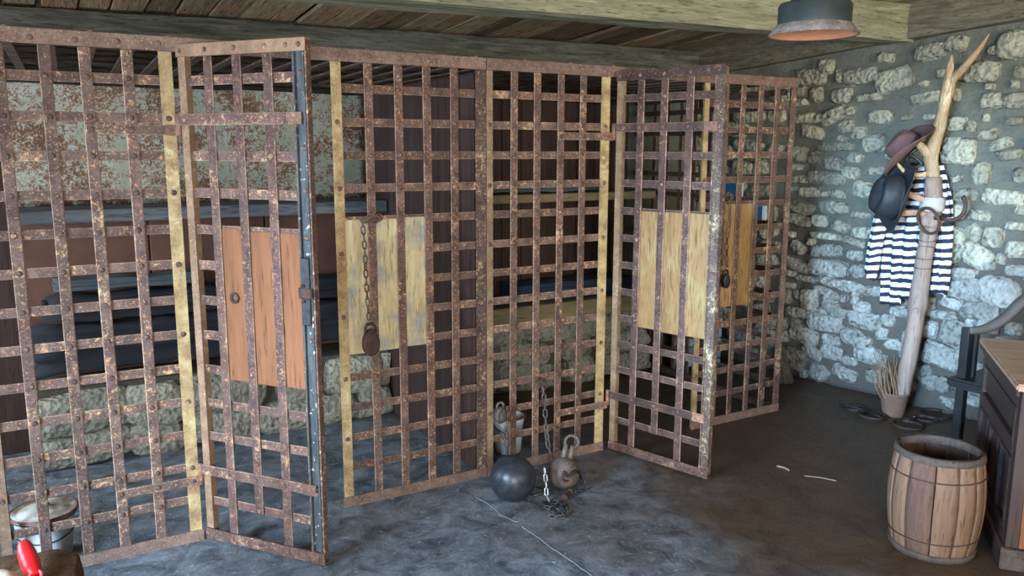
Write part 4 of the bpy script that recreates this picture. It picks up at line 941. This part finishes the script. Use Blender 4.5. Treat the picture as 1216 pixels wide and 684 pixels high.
for k in range(34):
    a = r3.uniform(0, 6.28); q = r3.uniform(.0, .06)
    b_ = Vector((q*math.cos(a), q*math.sin(a)*.7, .006)); e = Vector((-.05+.35*b_.x, .02+.4*b_.y, .24+r3.uniform(-.03, .03)))
    tubeobj('twig', [b_, (b_+e)/2+Vector((r3.uniform(-.006, .006), 0, 0)), e], [.008, .01, .008], BRUSH, tb, 5, 3)
V, F = tube(ring_pts((-.03, .01, .17), .045, (1, 0, 0), (0, .7, .2), 0, 360, 18), .006, 6, False); link('binding', mesh('bd', V, F, True), BRUSH, tb)
STRAW = plain('pale_straw', L((120, 110, 94)), .9, 0, .1)
for (a, b_, lab) in (((3.185, 2.564), (3.27, 2.443), 'long thin straw lying on the dark floor'), ((3.165, 2.72), (3.175, 2.65), 'short pale splinter on the floor behind the long straw')):
    d = Vector((b_[0]-a[0], b_[1]-a[1], 0)); n_ = Vector((-d.y, d.x, 0)).normalized()
    V, F = tube(smoothpath([(a[0], a[1], .004), ((a[0]+b_[0])/2+n_.x*.006, (a[1]+b_[1])/2+n_.y*.006, .006), (b_[0], b_[1], .004)], 4), .0035 if 'thin' in lab else .006, 6, True, .6)
    tag(link('straw', mesh('straw', V, F, True), STRAW), lab, 'straw')
CRK = plain('pale_crack_filler', L((128, 132, 136)), .9, 0, .15, 30, .2)
def crack(pts, w_=.004):
    p = smoothpath([(x+random.uniform(-.004, .004), y_, .0) for x, y_ in pts], 9); V = []; F = []
    for i, q in enumerate(p):
        d = (p[min(i+1, len(p)-1)]-p[max(i-1, 0)]).normalized(); n_ = Vector((-d.y, d.x, 0)); ww = w_*(.5+.5*abs(noise.noise(q*30)))
        j = n_*.004*noise.noise(q*22)
        V += [q+n_*ww+j, q-n_*ww+j, q+j+Vector((0, 0, .0016))]
    for i in range(len(p)-1): F += [(3*i, 3*i+3, 3*i+5, 3*i+2), (3*i+1, 3*i+2, 3*i+5, 3*i+4)]
    link('crack_line', mesh('crack', V, F), CRK, fl).location = -fl.location
crack([(1.66, 3.17), (1.675, 3.08), (1.672, 2.98), (1.66, 2.93)], .0018); crack([(1.66, 2.95), (1.68, 2.90), (1.693, 2.85), (1.74, 2.875), (1.79, 2.90), (1.83, 2.93)], .0018); crack([(1.69, 2.80), (1.70, 2.68), (1.698, 2.55), (1.71, 2.42), (1.712, 2.3), (1.72, 2.2)], .0026)

# ================================================================ hanging lamp
LMP = plain('dark_green_grey_lamp_metal', L((48, 54, 52)), .5, .3, .35, 14, .2); LIN = plain('rust_orange_lamp_inside', L((186, 126, 92)), .7, .1, .25, 20, .3)
LRM = rusty('lamp_rim_rust', L((120, 108, 98)), L((84, 76, 72)), L((150, 104, 80)), L((160, 150, 136)), .62, .66)
lm = thing('hanging_lamp', 'dark metal lamp with a flared rim hanging from the ceiling', 'lamp', (1.665, 1.4, 1.872)); LS = .71
V, F = lathe([(a_*LS, z_*LS) for a_, z_ in [(.118, .030), (.128, .014), (.146, .0), (.149, .004), (.132, .026), (.124, .036)]], 40); link('rim', mesh('rim', V, F, True), LRM, lm)
V, F = lathe([(a_*LS, z_*LS) for a_, z_ in [(.120, .03), (.120, .098), (.114, .106), (.085, .112), (.08, .12), (.08, .16), (.05, .19), (.012, .2), (.012, 1.02)]], 40); link('body', mesh('body', V, F, True), LMP, lm)
V, F = lathe([(a_*LS, z_*LS) for a_, z_ in [(.146, .001), (.125, .012), (.11, .02), (.06, .026), (.0005, .028)]], 40); link('reflector', mesh('refl', V, F, True), LIN, lm)

# ================================================================ chopping block with things on it, lower left
STUMP = wood('brown_block_wood', L((96, 70, 44)), L((72, 52, 34)), L((40, 28, 20)), 'Z', 1, .8, .5, None)
V = []; F = []; n = 48; cx, cy = -.185, 2.29
prof = [(.93, 0), (1.0, .02), (1.0, .30), (1.0, .455), (.975, .49), (.93, .502), (.6, .5), (.3, .503), (.002, .5)]
for s, z in prof:
    for k in range(n):
        q = 2*math.pi*k/n; e = .4; r_ = .205*(abs(math.cos(q))**(2/e*1.0)+abs(math.sin(q))**(2/e*1.0))**(-e/2)
        r_ *= s*(1+.02*noise.noise(Vector((math.cos(q)*3, math.sin(q)*3, z*2))))
        crk = sum(.010*math.exp(-((q-c_)/.05)**2) for c_ in (.35, 1.2, 5.6, 4.0))*(s > .25)
        V.append((r_*math.cos(q), r_*math.sin(q), z-crk*(z > .48)))
for i in range(len(prof)-1):
    for k in range(n): F.append((i*n+k, i*n+(k+1) % n, (i+1)*n+(k+1) % n, (i+1)*n+k))
F.append(tuple(range(n-1, -1, -1)))
sb = thing('wood_block', 'brown cracked wooden block in the lower left corner', 'wood block', (cx, cy, 0), math.radians(-8))
link('block', mesh('block', V, F, True), STUMP, sb)
box('side_batten', .205, .232, -.20, .10, .02, .40, STUMP, sb, .006); box('side_batten', .195, .22, -.2, .05, .41, .455, STUMP, sb, .006)
RED = plain('red_painted_handle', L((196, 24, 28)), .35, 0, .12, 10, .05); REDL = plain('pink_red_ring', L((226, 84, 88)), .35, 0, .1)
rh = thing('red_handle', 'bright red curved tool handle standing on the brown wooden block', 'tool', (-.085, 2.30, .508))
tubeobj('grip', [(0.006, -.028, .014), (.002, -.01, .022), (-.003, .025, .03), (-.010, .06, .04), (-.014, .09, .05), (-.015, .105, .052)], [.014, .02, .023, .022, .017, .006], RED, rh, 14, 6)
V, F = tube(ring_pts((.008, -.034, .018), .013, (1, 0, 0), (0, .75, .66), 0, 360, 16), .004, 7, False); link('hanging_ring', mesh('hr', V, F, True), REDL, rh)
CRM = plain('cream_glaze', L((214, 202, 178)), .35, 0, .06, 8, .05)
cp = thing('cream_cup', 'cream rounded cup upside down on the block in the corner', 'cup', (-.158, 2.245, .503))
V, F = lathe([(.040, 0), (.042, .004), (.041, .03), (.036, .05), (.022, .060), (.0005, .062)], 26); link('body', mesh('cup', V, F, True), CRM, cp)
V, F = lathe([(.044, 0), (.0455, .003), (.0455, .008), (.044, .01)], 26); link('rim', mesh('cr', V, F, True), IRONGREY, cp)

# ================================================================ things beyond the side grille
PICB = plain('blue_print', L((40, 96, 130)), .6, 0, .1); PICW = plain('white_mat', L((215, 220, 224)), .7, 0, .04)
def picture(label, u, z, w_, h):
    t = thing('picture', label, 'picture', W(u, .05, z-h/2), math.atan2(WU.y, WU.x))
    box('mat', -w_/2, w_/2, -.004+.0, .006, 0, h, PICW, t); box('print', -w_*.5, w_*.22, -.008, -.003, h*.12, h, PICB, t)
picture('white and blue print on the wall seen through the narrow grille', .80, 1.15, .11, .14)
picture('pale print on the wall behind the top of the doubled chain', .54, 1.30, .2, .16)
BLUW = wood('pale_blue_painted_slat', L((150, 176, 190)), L((128, 154, 170)), L((96, 116, 128)), 'X', 1, .6, .2, None)
cr = thing('slatted_crate', 'pale blue slatted crate in the corner behind the narrow grille', 'crate', (4.18, 4.42, 0), math.radians(-35))
for k in range(5):
    box('slat', -.16, .16, -.15, -.135, .03+k*.075, .03+k*.075+.065, BLUW, cr, .002); box('slat', -.16, .16, .135, .15, .03+k*.075, .03+k*.075+.065, BLUW, cr, .002)
    box('slat', -.16, -.145, -.135, .135, .03+k*.075, .03+k*.075+.065, BLUW, cr, .002); box('slat', .145, .16, -.135, .135, .03+k*.075, .03+k*.075+.065, BLUW, cr, .002)
for sx in (-1, 1):
    for sy in (-1, 1): box('corner_post', sx*.132-.012, sx*.132+.012, sy*.122-.012, sy*.122+.012, 0, .4, BLUW, cr)
